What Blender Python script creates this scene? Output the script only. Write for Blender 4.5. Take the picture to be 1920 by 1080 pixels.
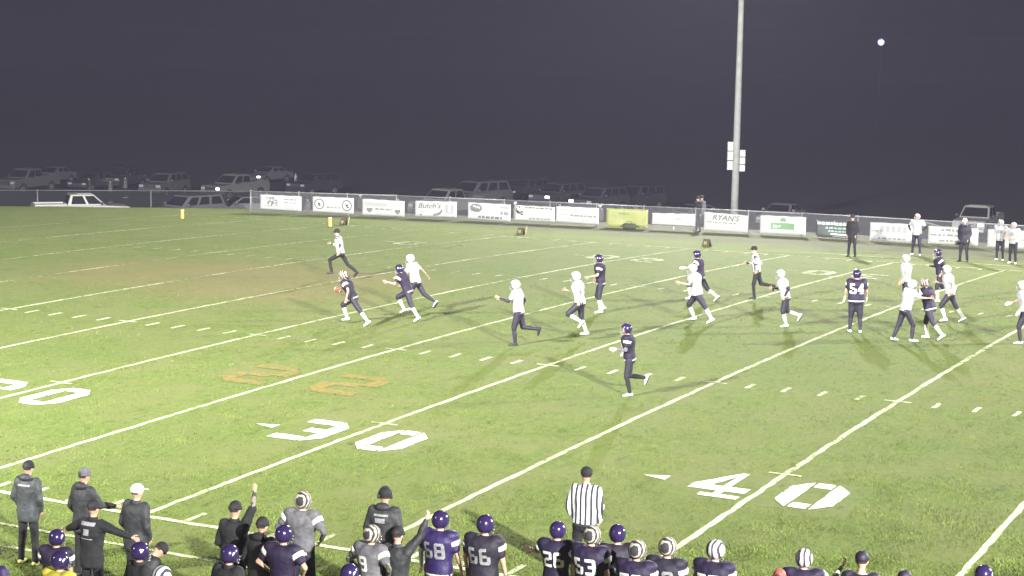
import bpy, bmesh, math, random
import numpy as np
from mathutils import Vector, Matrix, Euler
from mathutils.bvhtree import BVHTree

random.seed(7)
for _o in list(bpy.data.objects):
    bpy.data.objects.remove(_o)
scene = bpy.context.scene
COL = scene.collection
R = math.radians
YD = 0.9144

# ---------------------------------------------------------------- camera
CAM = Vector((47.538, -24.631, 8.174))
YAW, PITCH, ROLL, FPX = R(-27.394), R(-7.282), R(0.985), 3362.5     # FPX: focal length in 1920-wide pixels
_fw = Vector((math.sin(YAW) * math.cos(PITCH), math.cos(YAW) * math.cos(PITCH), math.sin(PITCH)))
_r0 = Vector((math.cos(YAW), -math.sin(YAW), 0))
_u0 = _r0.cross(_fw)
_r = _r0 * math.cos(ROLL) + _u0 * math.sin(ROLL)
_u = -_r0 * math.sin(ROLL) + _u0 * math.cos(ROLL)
cd = bpy.data.cameras.new('camera')
cam = bpy.data.objects.new('camera', cd)
COL.objects.link(cam)
cd.sensor_width = 36.0
cd.lens = 36.0 * FPX / 1920.0
cd.clip_start = 0.5
cd.clip_end = 6000
cam.matrix_world = Matrix(((_r.x, _u.x, -_fw.x, CAM.x), (_r.y, _u.y, -_fw.y, CAM.y), (_r.z, _u.z, -_fw.z, CAM.z), (0, 0, 0, 1)))
scene.camera = cam

# ---------------------------------------------------------------- world, exposure
world = bpy.data.worlds.new('World')
scene.world = world
world.use_nodes = True
bg = world.node_tree.nodes['Background']
bg.inputs[0].default_value = (0.92, 0.90, 1.12, 1)
bg.inputs[1].default_value = 0.0015                     # night sky glow
scene.view_settings.view_transform = 'Standard'
scene.view_settings.look = 'None'
scene.view_settings.exposure = 0.0
scene.view_settings.gamma = 1.0
scene.cycles.use_denoising = True
scene.cycles.max_bounces = 5
scene.cycles.diffuse_bounces = 2
scene.cycles.glossy_bounces = 2
scene.cycles.transparent_max_bounces = 12
scene.cycles.volume_bounces = 0
scene.cycles.sample_clamp_indirect = 6
FLOOD_W = 243000.0         # one floodlight bank
HAZE_DENSITY = 0.00031

# ---------------------------------------------------------------- ground height and pixel helpers
CROWN = 0.408

def _crown(y):
    t = (y / YD - 26.67) / 26.67
    return CROWN * (1 - t * t) if abs(t) < 1 else 0.0

EDGE = [(-400, -195), (-60, 21.5), (-22, 45.2), (-8.6, 53.6), (-5.3, 55.2), (0, 56.4), (5.7, 57.4), (12.9, 58.4), (20.6, 59.4), (40, 59.6), (130, 60), (700, 60)]

def _edge_y(x):
    for (x0, y0), (x1, y1) in zip(EDGE, EDGE[1:]):
        if x <= x1:
            return y0 + (y1 - y0) * (x - x0) / (x1 - x0)
    return EDGE[-1][1]

def zg(x, y):
    """height of the ground: crowned field, flat apron, bank down to the car park"""
    k = math.floor(y / YD)
    a = y / YD - k
    z = _crown(k * YD) * (1 - a) + _crown((k + 1) * YD) * a
    if x < -9.5:
        z *= max(0.0, 1 - (-9.5 - x) / 6.0)
    s = (y - _edge_y(x)) * (0.83 if x < -8.6 else 1.0)
    if s > 0:
        q = min(1.0, s / 9.0)
        drop = 1.75 + 0.35 * min(1.0, max(0.0, (-4 - x) / 10.0))
        z += -drop * q * q * (3 - 2 * q)
        if s > 9: z -= min(1.1, 0.024 * (s - 9))
    return z

def ray(px, py):
    return (_fw + _r * ((px - 960) / FPX) - _u * ((py - 540) / FPX))

def ground(px, py, h=0.0):
    """photo pixel -> the point h above the ground that it shows"""
    d = ray(px, py)
    z = h
    for _ in range(12):
        P = CAM + d * ((z - CAM.z) / d.z)
        z = zg(P.x, P.y) + h
    return P

def at_depth(px, py, dist):
    d = ray(px, py)
    return CAM + d * (dist / d.length)

def on_ground_at(px, dist):
    """point on the ground straight below the ray through pixel column px, dist metres away"""
    d = ray(px, 350.0)
    d2 = Vector((d.x, d.y, 0)).normalized()
    P = CAM + d2 * dist
    return Vector((P.x, P.y, zg(P.x, P.y)))

# ---------------------------------------------------------------- object helpers
def link(o, parent=None):
    COL.objects.link(o)
    if parent is not None:
        o.parent = parent
    return o

def obj(name, mesh, mat=None, parent=None):
    o = bpy.data.objects.new(name, mesh)
    if mat is not None and len(mesh.materials) == 0:
        mesh.materials.append(mat)
    return link(o, parent)

def empty(name, loc=(0, 0, 0), rz=0.0):
    o = bpy.data.objects.new(name, None)
    o.empty_display_size = 0.2
    o.location = loc
    o.rotation_euler = (0, 0, rz)
    return link(o)

def tag(o, label=None, cat=None, group=None, kind=None):
    if label: o['label'] = label
    if cat: o['category'] = cat
    if group: o['group'] = group
    if kind: o['kind'] = kind
    return o

def mesh_from(verts, faces, name='m', smooth=False):
    m = bpy.data.meshes.new(name)
    m.from_pydata([tuple(v) for v in verts], [], faces)
    m.update()
    if smooth:
        m.polygons.foreach_set('use_smooth', [True] * len(m.polygons))
    return m

class MB:
    """collects verts and faces of one mesh"""
    def __init__(self):
        self.v = []; self.f = []
    def add(self, vs, fs):
        n = len(self.v)
        self.v += [tuple(v) for v in vs]
        self.f += [tuple(i + n for i in f) for f in fs]
        return self
    def box(self, c, s, rz=0.0, taper=1.0):
        x, y, z = s[0] / 2, s[1] / 2, s[2] / 2
        vs = []
        for k in (-1, 1):
            t = 1 if k < 0 else taper
            for a, b in ((-1, -1), (1, -1), (1, 1), (-1, 1)):
                p = Vector((a * x * t, b * y * t, k * z))
                if rz: p.rotate(Euler((0, 0, rz)))
                vs.append(Vector(c) + p)
        return self.add(vs, [(3, 2, 1, 0), (4, 5, 6, 7), (0, 1, 5, 4), (1, 2, 6, 5), (2, 3, 7, 6), (3, 0, 4, 7)])
    def hexa(self, vs):
        return self.add(vs, [(3, 2, 1, 0), (4, 5, 6, 7), (0, 1, 5, 4), (1, 2, 6, 5), (2, 3, 7, 6), (3, 0, 4, 7)])
    def loft(self, rings, cap=True):
        n = len(rings[0]); vs = []; fs = []
        for r in rings: vs += r
        for i in range(len(rings) - 1):
            for j in range(n):
                a = i * n + j; b = i * n + (j + 1) % n
                fs.append((a, b, b + n, a + n))
        if cap:
            fs.append(tuple(range(n - 1, -1, -1)))
            fs.append(tuple(range((len(rings) - 1) * n, len(rings) * n)))
        return self.add(vs, fs)
    def tube(self, p0, p1, r0, r1=None, n=8):
        r1 = r0 if r1 is None else r1
        p0 = Vector(p0); p1 = Vector(p1)
        d = (p1 - p0).normalized()
        a = d.orthogonal().normalized(); b = d.cross(a)
        rings = []
        for p, r in ((p0, r0), (p1, r1)):
            rings.append([p + (a * math.cos(t) + b * math.sin(t)) * r for t in [2 * math.pi * k / n for k in range(n)]])
        return self.loft(rings)
    def path(self, pts, r, n=6):
        for a, b in zip(pts, pts[1:]): self.tube(a, b, r, r, n)
        return self
    def capsule(self, p0, r0, p1, r1, n=10):
        p0 = Vector(p0); p1 = Vector(p1)
        d = (p1 - p0)
        d = d.normalized() if d.length > 1e-6 else Vector((0, 0, 1))
        a = d.orthogonal().normalized(); b = d.cross(a)
        rings = []
        for p, r, ang in ((p0, r0, (-80, -50, -20)), (p1, r1, (20, 50, 80))):
            for t in ang:
                rr = r * math.cos(R(t)); q = p + d * (r * math.sin(R(t)))
                rings.append([q + (a * math.cos(2 * math.pi * k / n) + b * math.sin(2 * math.pi * k / n)) * rr for k in range(n)])
        return self.loft(rings)
    def ellipsoid(self, c, ax, n=12, m=7):
        c = Vector(c); rings = []
        for i in range(m):
            t = -math.pi / 2 + math.pi * (i + 0.5) / m
            rings.append([c + ax[0] * (math.cos(t) * math.cos(2 * math.pi * k / n)) + ax[1] * (math.cos(t) * math.sin(2 * math.pi * k / n)) + ax[2] * math.sin(t) for k in range(n)])
        return self.loft(rings)
    def mesh(self, name='m', smooth=False):
        return mesh_from(self.v, self.f, name, smooth)
    def build(self, name, mat, parent=None, smooth=False):
        return obj(name, self.mesh(name, smooth), mat, parent)

def bevel(mesh, w, seg=2):
    bm = bmesh.new(); bm.from_mesh(mesh)
    bmesh.ops.bevel(bm, geom=[e for e in bm.edges if e.calc_face_angle(0) > 0.5], offset=w, segments=seg, affect='EDGES', profile=0.5, clamp_overlap=True)
    bm.to_mesh(mesh); bm.free()
    return mesh

WORK = bpy.data.scenes.new('work')      # shapes are meshed in here, removed at the end

def work_graph():
    with bpy.context.temp_override(scene=WORK, view_layer=WORK.view_layers[0]):
        return bpy.context.evaluated_depsgraph_get()

FOLD = bpy.data.textures.new('cloth folds', 'CLOUDS')
FOLD.noise_scale = 0.13
FOLD.noise_depth = 2

def remesh(mb, voxel, smooth=3, name='m', fold=0.0):
    """one continuous surface out of overlapping closed shells"""
    m = mb.mesh('tmp')
    o = bpy.data.objects.new('tmp', m)
    WORK.collection.objects.link(o)
    md = o.modifiers.new('r', 'REMESH'); md.mode = 'VOXEL'; md.voxel_size = voxel; md.use_smooth_shade = True
    if smooth:
        s = o.modifiers.new('s', 'SMOOTH'); s.factor = 0.5; s.iterations = smooth
    if fold:
        d = o.modifiers.new('d', 'DISPLACE'); d.texture = FOLD; d.strength = fold; d.mid_level = 0.5; d.texture_coords = 'LOCAL'
    dg = work_graph()
    out = bpy.data.meshes.new_from_object(o.evaluated_get(dg))
    out.name = name
    bpy.data.objects.remove(o); bpy.data.meshes.remove(m)
    return out

# ---------------------------------------------------------------- materials
MATS = {}

def mat(name, color, rough=0.75, metal=0.0, noise=0.0, nscale=20.0, bump=0.0, bscale=60.0, emit=None, estr=0.0, spec=0.4):
    if name in MATS: return MATS[name]
    m = bpy.data.materials.new(name); m.use_nodes = True
    nt = m.node_tree; b = nt.nodes['Principled BSDF']
    b.inputs['Base Color'].default_value = (*color, 1)
    b.inputs['Roughness'].default_value = rough
    b.inputs['Metallic'].default_value = metal
    b.inputs['Specular IOR Level'].default_value = spec
    tc = nt.nodes.new('ShaderNodeTexCoord')
    if noise:
        n = nt.nodes.new('ShaderNodeTexNoise'); n.inputs['Scale'].default_value = nscale; n.inputs['Detail'].default_value = 5
        nt.links.new(tc.outputs['Object'], n.inputs['Vector'])
        r = nt.nodes.new('ShaderNodeValToRGB')
        r.color_ramp.elements[0].position = 0.3; r.color_ramp.elements[1].position = 0.7
        r.color_ramp.elements[0].color = (*[c * (1 - noise) for c in color], 1)
        r.color_ramp.elements[1].color = (*[min(1, c * (1 + noise)) for c in color], 1)
        nt.links.new(n.outputs['Fac'], r.inputs['Fac']); nt.links.new(r.outputs['Color'], b.inputs['Base Color'])
    if bump:
        n2 = nt.nodes.new('ShaderNodeTexNoise'); n2.inputs['Scale'].default_value = bscale; n2.inputs['Detail'].default_value = 3
        nt.links.new(tc.outputs['Object'], n2.inputs['Vector'])
        bp = nt.nodes.new('ShaderNodeBump'); bp.inputs['Strength'].default_value = bump; bp.inputs['Distance'].default_value = 0.03
        nt.links.new(n2.outputs['Fac'], bp.inputs['Height']); nt.links.new(bp.outputs['Normal'], b.inputs['Normal'])
    if emit:
        b.inputs['Emission Color'].default_value = (*emit, 1); b.inputs['Emission Strength'].default_value = estr
    MATS[name] = m
    return m

def stripe_mat(name, ca, cb, width, axis=0, offset=0.0, distort=0.0, duty=0.5):
    """stripes across the object's own axis"""
    if name in MATS: return MATS[name]
    m = bpy.data.materials.new(name); m.use_nodes = True
    nt = m.node_tree; b = nt.nodes['Principled BSDF']; b.inputs['Roughness'].default_value = 0.8
    tc = nt.nodes.new('ShaderNodeTexCoord'); sep = nt.nodes.new('ShaderNodeSeparateXYZ')
    vec = tc.outputs['Object']
    if distort:
        n = nt.nodes.new('ShaderNodeTexNoise'); n.inputs['Scale'].default_value = 9
        nt.links.new(vec, n.inputs['Vector'])
        mx = nt.nodes.new('ShaderNodeVectorMath'); mx.operation = 'MULTIPLY_ADD'
        mx.inputs[1].default_value = (distort,) * 3
        nt.links.new(n.outputs['Color'], mx.inputs[0]); nt.links.new(vec, mx.inputs[2]); vec = mx.outputs[0]
    nt.links.new(vec, sep.inputs[0])
    a = nt.nodes.new('ShaderNodeMath'); a.operation = 'MULTIPLY_ADD'; a.inputs[1].default_value = 1 / width; a.inputs[2].default_value = offset + 100
    nt.links.new(sep.outputs[axis], a.inputs[0])
    fr = nt.nodes.new('ShaderNodeMath'); fr.operation = 'FRACT'; nt.links.new(a.outputs[0], fr.inputs[0])
    gt = nt.nodes.new('ShaderNodeMath'); gt.operation = 'GREATER_THAN'; gt.inputs[1].default_value = duty
    nt.links.new(fr.outputs[0], gt.inputs[0])
    mix = nt.nodes.new('ShaderNodeMix'); mix.data_type = 'RGBA'
    mix.inputs[6].default_value = (*ca, 1); mix.inputs[7].default_value = (*cb, 1)
    nt.links.new(gt.outputs[0], mix.inputs[0]); nt.links.new(mix.outputs[2], b.inputs['Base Color'])
    MATS[name] = m
    return m
# ---------------------------------------------------------------- setting materials
def grass_material():
    m = bpy.data.materials.new('turf'); m.use_nodes = True
    nt = m.node_tree; N = nt.nodes; L = nt.links
    b = N['Principled BSDF']; b.inputs['Roughness'].default_value = 0.9; b.inputs['Specular IOR Level'].default_value = 0.15
    tc = N.new('ShaderNodeTexCoord'); P = tc.outputs['Object']
    def noise(scale, detail=4, rough=0.6, vec=None):
        n = N.new('ShaderNodeTexNoise'); n.inputs['Scale'].default_value = scale; n.inputs['Detail'].default_value = detail
        n.inputs['Roughness'].default_value = rough
        L.new(vec or P, n.inputs['Vector']); return n.outputs['Fac']
    def ramp(src, p0, p1, c0=(0, 0, 0), c1=(1, 1, 1)):
        r = N.new('ShaderNodeValToRGB'); e = r.color_ramp.elements
        e[0].position = p0; e[1].position = p1; e[0].color = (*c0, 1); e[1].color = (*c1, 1)
        L.new(src, r.inputs['Fac']); return r.outputs['Color']
    def mix(fac, a, c, mode='MIX'):
        x = N.new('ShaderNodeMix'); x.data_type = 'RGBA'; x.blend_type = mode
        for s, i in ((fac, 0), (a, 6), (c, 7)):
            if isinstance(s, (int, float)): x.inputs[i].default_value = s
            elif isinstance(s, tuple): x.inputs[i].default_value = (*s, 1)
            else: L.new(s, x.inputs[i])
        return x.outputs[2]
    def math_(op, a, c=None):
        x = N.new('ShaderNodeMath'); x.operation = op
        for s, i in ((a, 0), (c, 1)):
            if s is None: continue
            if isinstance(s, (int, float)): x.inputs[i].default_value = s
            else: L.new(s, x.inputs[i])
        return x.outputs[0]
    mp = N.new('ShaderNodeMapping'); mp.inputs['Rotation'].default_value = (0, 0, R(27)); mp.inputs['Scale'].default_value = (1.0, 0.55, 1)
    L.new(P, mp.inputs['Vector'])
    fine = noise(7.0, 6, 0.7, mp.outputs[0])
    col = ramp(fine, 0.33, 0.68, (0.076, 0.112, 0.022), (0.150, 0.190, 0.046))
    mid = noise(0.55, 5, 0.65)
    col = mix(ramp(mid, 0.40, 0.68), col, (0.150, 0.158, 0.058), 'MIX')
    big = noise(0.07, 3, 0.5)
    col = mix(math_('MULTIPLY', ramp(big, 0.35, 0.65), 0.45), col, (0.085, 0.125, 0.032))
    # small dark divots and tufts
    v = noise(3.3, 3, 0.8, mp.outputs[0])
    col = mix(math_('MULTIPLY', ramp(v, 0.60, 0.72), 0.75), col, (0.045, 0.062, 0.016))
    # worn brown ground between the hashes near the goal line
    sep = N.new('ShaderNodeSeparateXYZ'); L.new(P, sep.inputs[0])
    X, Y = sep.outputs[0], sep.outputs[1]
    dx = math_('DIVIDE', math_('SUBTRACT', X, 10.0), 9.0)
    dy = math_('DIVIDE', math_('SUBTRACT', Y, 26.0), 6.5)
    rr = math_('ADD', math_('MULTIPLY', dx, dx), math_('MULTIPLY', dy, dy))
    rr = math_('ADD', rr, math_('MULTIPLY', math_('SUBTRACT', noise(0.3, 4), 0.5), 1.6))
    worn = ramp(rr, 0.25, 1.1, (1, 1, 1), (0, 0, 0))
    col = mix(math_('MULTIPLY', worn, 0.42), col, (0.190, 0.140, 0.068))
    # darker grey-brown strip along the fence, rough ground and gravel of the car park
    ap = ramp(math_('ADD', math_('DIVIDE', math_('SUBTRACT', Y, 50.2), 4.0), math_('MULTIPLY', math_('SUBTRACT', noise(0.5, 4), 0.5), 0.9)), 0.25, 0.85)
    col = mix(math_('MULTIPLY', ap, 0.75), col, (0.080, 0.078, 0.052))
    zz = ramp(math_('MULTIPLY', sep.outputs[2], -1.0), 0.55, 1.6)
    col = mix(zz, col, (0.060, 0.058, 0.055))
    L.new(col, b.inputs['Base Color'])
    bp = N.new('ShaderNodeBump'); bp.inputs['Strength'].default_value = 0.9; bp.inputs['Distance'].default_value = 0.05
    L.new(noise(9.0, 6, 0.75), bp.inputs['Height']); L.new(bp.outputs['Normal'], b.inputs['Normal'])
    return m

def paint_material(name, color, turf=(0.105, 0.132, 0.044), lo=0.36, hi=0.52):
    """field paint that has worn through to the turf in patches"""
    m = bpy.data.materials.new(name); m.use_nodes = True
    nt = m.node_tree; N = nt.nodes; L = nt.links
    b = N['Principled BSDF']; b.inputs['Roughness'].default_value = 0.9; b.inputs['Specular IOR Level'].default_value = 0.15
    tc = N.new('ShaderNodeTexCoord')
    n = N.new('ShaderNodeTexNoise'); n.inputs['Scale'].default_value = 6; n.inputs['Detail'].default_value = 6; n.inputs['Roughness'].default_value = 0.75
    L.new(tc.outputs['Object'], n.inputs['Vector'])
    n2 = N.new('ShaderNodeTexNoise'); n2.inputs['Scale'].default_value = 0.35; n2.inputs['Detail'].default_value = 2
    L.new(tc.outputs['Object'], n2.inputs['Vector'])
    a = N.new('ShaderNodeMath'); a.operation = 'MULTIPLY_ADD'; a.inputs[1].default_value = 0.35
    L.new(n2.outputs['Fac'], a.inputs[0])
    s = N.new('ShaderNodeMath'); s.operation = 'SUBTRACT'; s.inputs[1].default_value = 0.175
    L.new(n.outputs['Fac'], s.inputs[0]); L.new(s.outputs[0], a.inputs[2])
    # the paint gets thinner where play has worn it, towards the goal line
    sep = N.new('ShaderNodeSeparateXYZ'); L.new(tc.outputs['Object'], sep.inputs[0])
    w = N.new('ShaderNodeMapRange'); w.inputs[1].default_value = 24; w.inputs[2].default_value = 6; w.inputs[3].default_value = 0.05; w.inputs[4].default_value = 0.12
    L.new(sep.outputs[0], w.inputs[0])
    w2 = N.new('ShaderNodeMapRange'); w2.inputs[1].default_value = 17; w2.inputs[2].default_value = 24; w2.inputs[3].default_value = 0; w2.inputs[4].default_value = 1
    L.new(sep.outputs[1], w2.inputs[0])
    wm = N.new('ShaderNodeMath'); wm.operation = 'MULTIPLY'; L.new(w.outputs[0], wm.inputs[0]); L.new(w2.outputs[0], wm.inputs[1])
    s2 = N.new('ShaderNodeMath'); s2.operation = 'SUBTRACT'; L.new(a.outputs[0], s2.inputs[0]); L.new(wm.outputs[0], s2.inputs[1])
    r = N.new('ShaderNodeValToRGB'); e = r.color_ramp.elements
    e[0].position = lo; e[1].position = hi; e[0].color = (*turf, 1); e[1].color = (*color, 1)
    L.new(s2.outputs[0], r.inputs['Fac']); L.new(r.outputs['Color'], b.inputs['Base Color'])
    bp = N.new('ShaderNodeBump'); bp.inputs['Strength'].default_value = 0.7; bp.inputs['Distance'].default_value = 0.04
    L.new(n.outputs['Fac'], bp.inputs['Height']); L.new(bp.outputs['Normal'], b.inputs['Normal'])
    return m

TURF = grass_material()
PAINT = paint_material('white field paint', (0.52, 0.54, 0.36), lo=0.33, hi=0.54)
PAINT_NUM = paint_material('fresh white field paint', (0.78, 0.78, 0.72), lo=0.25, hi=0.42)
PAINT_ORANGE = paint_material('faded orange field paint', (0.31, 0.175, 0.042), lo=0.38, hi=0.76)
STEEL = mat('galvanised steel', (0.42, 0.42, 0.43), 0.45, 0.6, 0.15, 8)
DULL_STEEL = mat('weathered rail steel', (0.20, 0.20, 0.21), 0.6, 0.3, 0.2, 6)

# ---------------------------------------------------------------- ground sheet
def build_ground():
    xs = [-1000, -700, -400, -250, -150, -110, -85] + [-70 + 2 * i for i in range(66)] + [66, 75, 90, 120, 200, 400, 1000]
    ys = [-150, -90, -60, -40, -25, -15] + [YD * i for i in range(-10, 88)] + [86, 95, 110, 140, 180, 250, 400, 700, 1200]
    vs = [(x, y, zg(x, y)) for y in ys for x in xs]
    n = len(xs)
    fs = [(j * n + i, j * n + i + 1, (j + 1) * n + i + 1, (j + 1) * n + i) for j in range(len(ys) - 1) for i in range(n - 1)]
    return tag(obj('ground', mesh_from(vs, fs, 'ground', True), TURF), kind='structure')

GROUND = build_ground()

# ---------------------------------------------------------------- markings
def ragged(w):
    return w / 2 * random.uniform(0.78, 1.22)

def strip_y(name, x, y0, y1, w, m, dz=0.006, step=YD / 3):
    """a painted stripe running across the field (along Y), with ragged edges"""
    n = max(1, round((y1 - y0) / step)); vs = []; fs = []
    for i in range(n + 1):
        y = y0 + (y1 - y0) * i / n
        xo = x + random.uniform(-0.012, 0.012)
        vs += [(xo - ragged(w), y, zg(x, y) + dz), (xo + ragged(w), y, zg(x, y) + dz)]
    fs = [(2 * i, 2 * i + 1, 2 * i + 3, 2 * i + 2) for i in range(n)]
    return obj(name, mesh_from(vs, fs), m, GROUND)

def strip_x(name, y, x0, x1, w, m, dz=0.010, step=0.35):
    n = max(1, round((x1 - x0) / step)); vs = []
    for i in range(n + 1):
        x = x0 + (x1 - x0) * i / n
        yo = y + random.uniform(-0.012, 0.012)
        a, c = yo - ragged(w), yo + ragged(w)
        vs += [(x, a, zg(x, a) + dz), (x, c, zg(x, c) + dz)]
    fs = [(2 * i, 2 * i + 2, 2 * i + 3, 2 * i + 1) for i in range(n)]
    return obj(name, mesh_from(vs, fs), m, GROUND)

W_F = 53.333 * YD
for k in range(-2, 14):
    strip_y('yard_line', 5 * k * YD, 0.05, W_F - 0.05, 0.12, PAINT)
strip_x('sideline', 0.0, -9.2, 65 * YD, 0.13, PAINT)
strip_x('sideline', W_F, -9.2, 65 * YD, 0.13, PAINT)
strip_x('restraining_line', -1.85 * YD, 24 * YD, 60 * YD, 0.11, PAINT)
strip_x('restraining_line', -3.0 * YD, 24 * YD, 30.0 * YD, 0.11, PAINT)
strip_x('restraining_line', W_F + 1.9 * YD, 25 * YD, 60 * YD, 0.10, PAINT)
for x in range(1, 60):
    near, far = 17.78, 53.333 - 17.78
    if x % 5:
        for yc in (near, far):
            strip_y('hash_mark', x * YD, yc * YD - 0.30, yc * YD + 0.30, 0.11, PAINT, 0.006)
        if x > 20:
            strip_y('sideline_tick', x * YD, 0.1, 0.65, 0.11, PAINT, 0.006)
        strip_y('sideline_tick', x * YD, W_F - 0.65, W_F - 0.1, 0.11, PAINT, 0.006)
    else:
        for yc in (near, far):
            strip_x('hash_mark', yc * YD, x * YD - 0.32, x * YD + 0.32, 0.09, PAINT)
        if x % 10 == 0:
            for yc in (9.0, 53.333 - 9.0):
                strip_x('hash_mark', yc * YD, x * YD - 0.33, x * YD + 0.33, 0.09, PAINT)

def digit_polys(d, w=0.62, t=0.17, gap=0.0, cx=.45, cy=.6):
    """convex polygons of one block numeral in a box w wide and 1 high"""
    g = gap
    seg = {
        'A': [(t + g, 1 - t), (w - t - g, 1 - t), (w - t - g, 1), (t + g, 1)],
        'D': [(t + g, 0), (w - t - g, 0), (w - t - g, t), (t + g, t)],
        'G': [(t + g, .5 - t / 2), (w - t - g, .5 - t / 2), (w - t - g, .5 + t / 2), (t + g, .5 + t / 2)],
        'F': [(0, .5 + g / 2), (t, .5 + g / 2), (t, 1), (t * cx, 1), (0, 1 - t * cy)],
        'B': [(w - t, .5 + g / 2), (w, .5 + g / 2), (w, 1 - t * cy), (w - t * cx, 1), (w - t, 1)],
        'E': [(0, t * cy), (t * cx, 0), (t, 0), (t, .5 - g / 2), (0, .5 - g / 2)],
        'C': [(w - t, 0), (w - t * cx, 0), (w, t * cy), (w, .5 - g / 2), (w - t, .5 - g / 2)],
        'a': [(0, .70), (t, .70), (t, 1), (t * cx, 1), (0, 1 - t * cy)],          # serif stubs
        'd': [(0, t * cy), (t * cx, 0), (t, 0), (t, .30), (0, .30)],
        'b': [(w - t, 0), (w, 0), (w, .28), (w - t, .28)],
        'g': [(0, .5 - t / 2), (t + g, .5 - t / 2), (t + g, .5 + t / 2), (0, .5 + t / 2)],
        'h': [(w - t - g, .5 - t / 2), (w, .5 - t / 2), (w, .5 + t / 2), (w - t - g, .5 + t / 2)],
        'j': [(w - t - g, 0), (w, 0), (w, t), (w - t - g, t)],
        'k': [(0, 0), (t + g, 0), (t + g, t), (0, t)],
        'i': [(0, 1 - t), (t + g, 1 - t), (t + g, 1), (0, 1)],
    }
    if d == '1':
        c = w / 2
        return [[(c - t / 2, 0), (c + t / 2, 0), (c + t / 2, 1), (c - t / 2, 1)], [(c - t * 1.2, 0), (c + t * 1.2, 0), (c + t * 1.2, t * .7), (c - t * 1.2, t * .7)],
                [(c - t * 1.1, .76), (c - t / 2, .80), (c - t / 2, 1), (c - t * cy, 1)]]
    if d == '4':
        return [[(w - t * 1.6, 0), (w - t * cy, 0), (w - t * cy, 1), (w - t * 1.6, 1)], [(0, .24), (w, .24), (w, .24 + t), (0, .24 + t)],
                [(0, .24 + t), (t * 1.0, .24 + t), (w - t * 1.6, .86), (w - t * 1.6, 1)], [(w - t * 2.3, 0), (w, 0), (w, t * .6), (w - t * 2.3, t * .6)]]
    if d == '7':
        return [[(0, 1 - t), (w, 1 - t), (w, 1), (0, 1)], [(w * .25, 0), (w * .25 + t, 0), (w, 1 - t), (w - t, 1 - t)], [(0, .72), (t * .7, .72), (t * .7, 1 - t), (0, 1 - t)]]
    S = {'0': 'ABCDEF', '2': 'AiBGEDj', '3': 'AiBGhCDk', '5': 'AFGCDdi', '6': 'AFGECD', '8': 'ABCDEFG', '9': 'ABCDFG'}[d]
    return [seg[c] for c in S]

def field_number(text, xc, ybase, size, flip, m, digit_gap=1.0, wide=0.97, gap=0.03):
    """two numerals straddling a yard line, painted on the turf"""
    s = -1 if flip else 1
    for i, ch in enumerate(text):
        x0 = (.22 if ch == '4' else 0) - digit_gap / 2 - 0.62 * size * wide if i == 0 else digit_gap / 2
        vs = []; fs = []
        for poly in digit_polys(ch, t=.185, gap=gap, cx=.95, cy=1.2):
            bm = bmesh.new()
            f = bm.faces.new([bm.verts.new((p[0] * wide, p[1], 0)) for p in poly])
            bmesh.ops.triangulate(bm, faces=[f])
            bmesh.ops.subdivide_edges(bm, edges=bm.edges[:], cuts=4, use_grid_fill=True)
            n = len(vs)
            bm.verts.index_update()
            for v in bm.verts:
                x = xc + s * (x0 + v.co.x * size); y = ybase + s * v.co.y * size
                x += random.uniform(-.012, .012); y += random.uniform(-.012, .012)
                vs.append((x, y, zg(x, y) + 0.011))
            fs += [tuple(n + v.index for v in q.verts) for q in bm.faces]
            bm.free()
        me = mesh_from(vs, fs)
        bm = bmesh.new(); bm.from_mesh(me); bmesh.ops.recalc_face_normals(bm, faces=bm.faces[:])
        for f in bm.faces:
            if f.normal.z < 0: f.normal_flip()
        bm.to_mesh(me); bm.free()
        obj('field_number', me, m, GROUND)

def field_arrow(xc, yc, m):
    vs = [(xc - 0.52, yc), (xc, yc - 0.16), (xc, yc + 0.16)]
    obj('direction_arrow', mesh_from([(x, y, zg(x, y) + 0.011) for x, y in vs], [(0, 1, 2)]), m, GROUND)

for x, t in ((10, '10'), (20, '20'), (30, '30'), (40, '40'), (50, '50')):
    field_number(t, x * YD, 6.55 * YD, 2.05 * YD, False, PAINT_NUM, 0.82)
    field_number(t, x * YD, (53.333 - 6.7) * YD, 2.05 * YD, True, PAINT, 0.82)
    if x < 50:
        field_arrow(x * YD - 1.9, 7.5 * YD, PAINT_NUM)
        field_arrow(x * YD - 1.9, (53.333 - 7.6) * YD, PAINT)
field_number('22', 25 * YD + .3, 11.3 * YD, 2.5 * YD, False, PAINT_ORANGE, 1.1, 1.05, 0.0)

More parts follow.
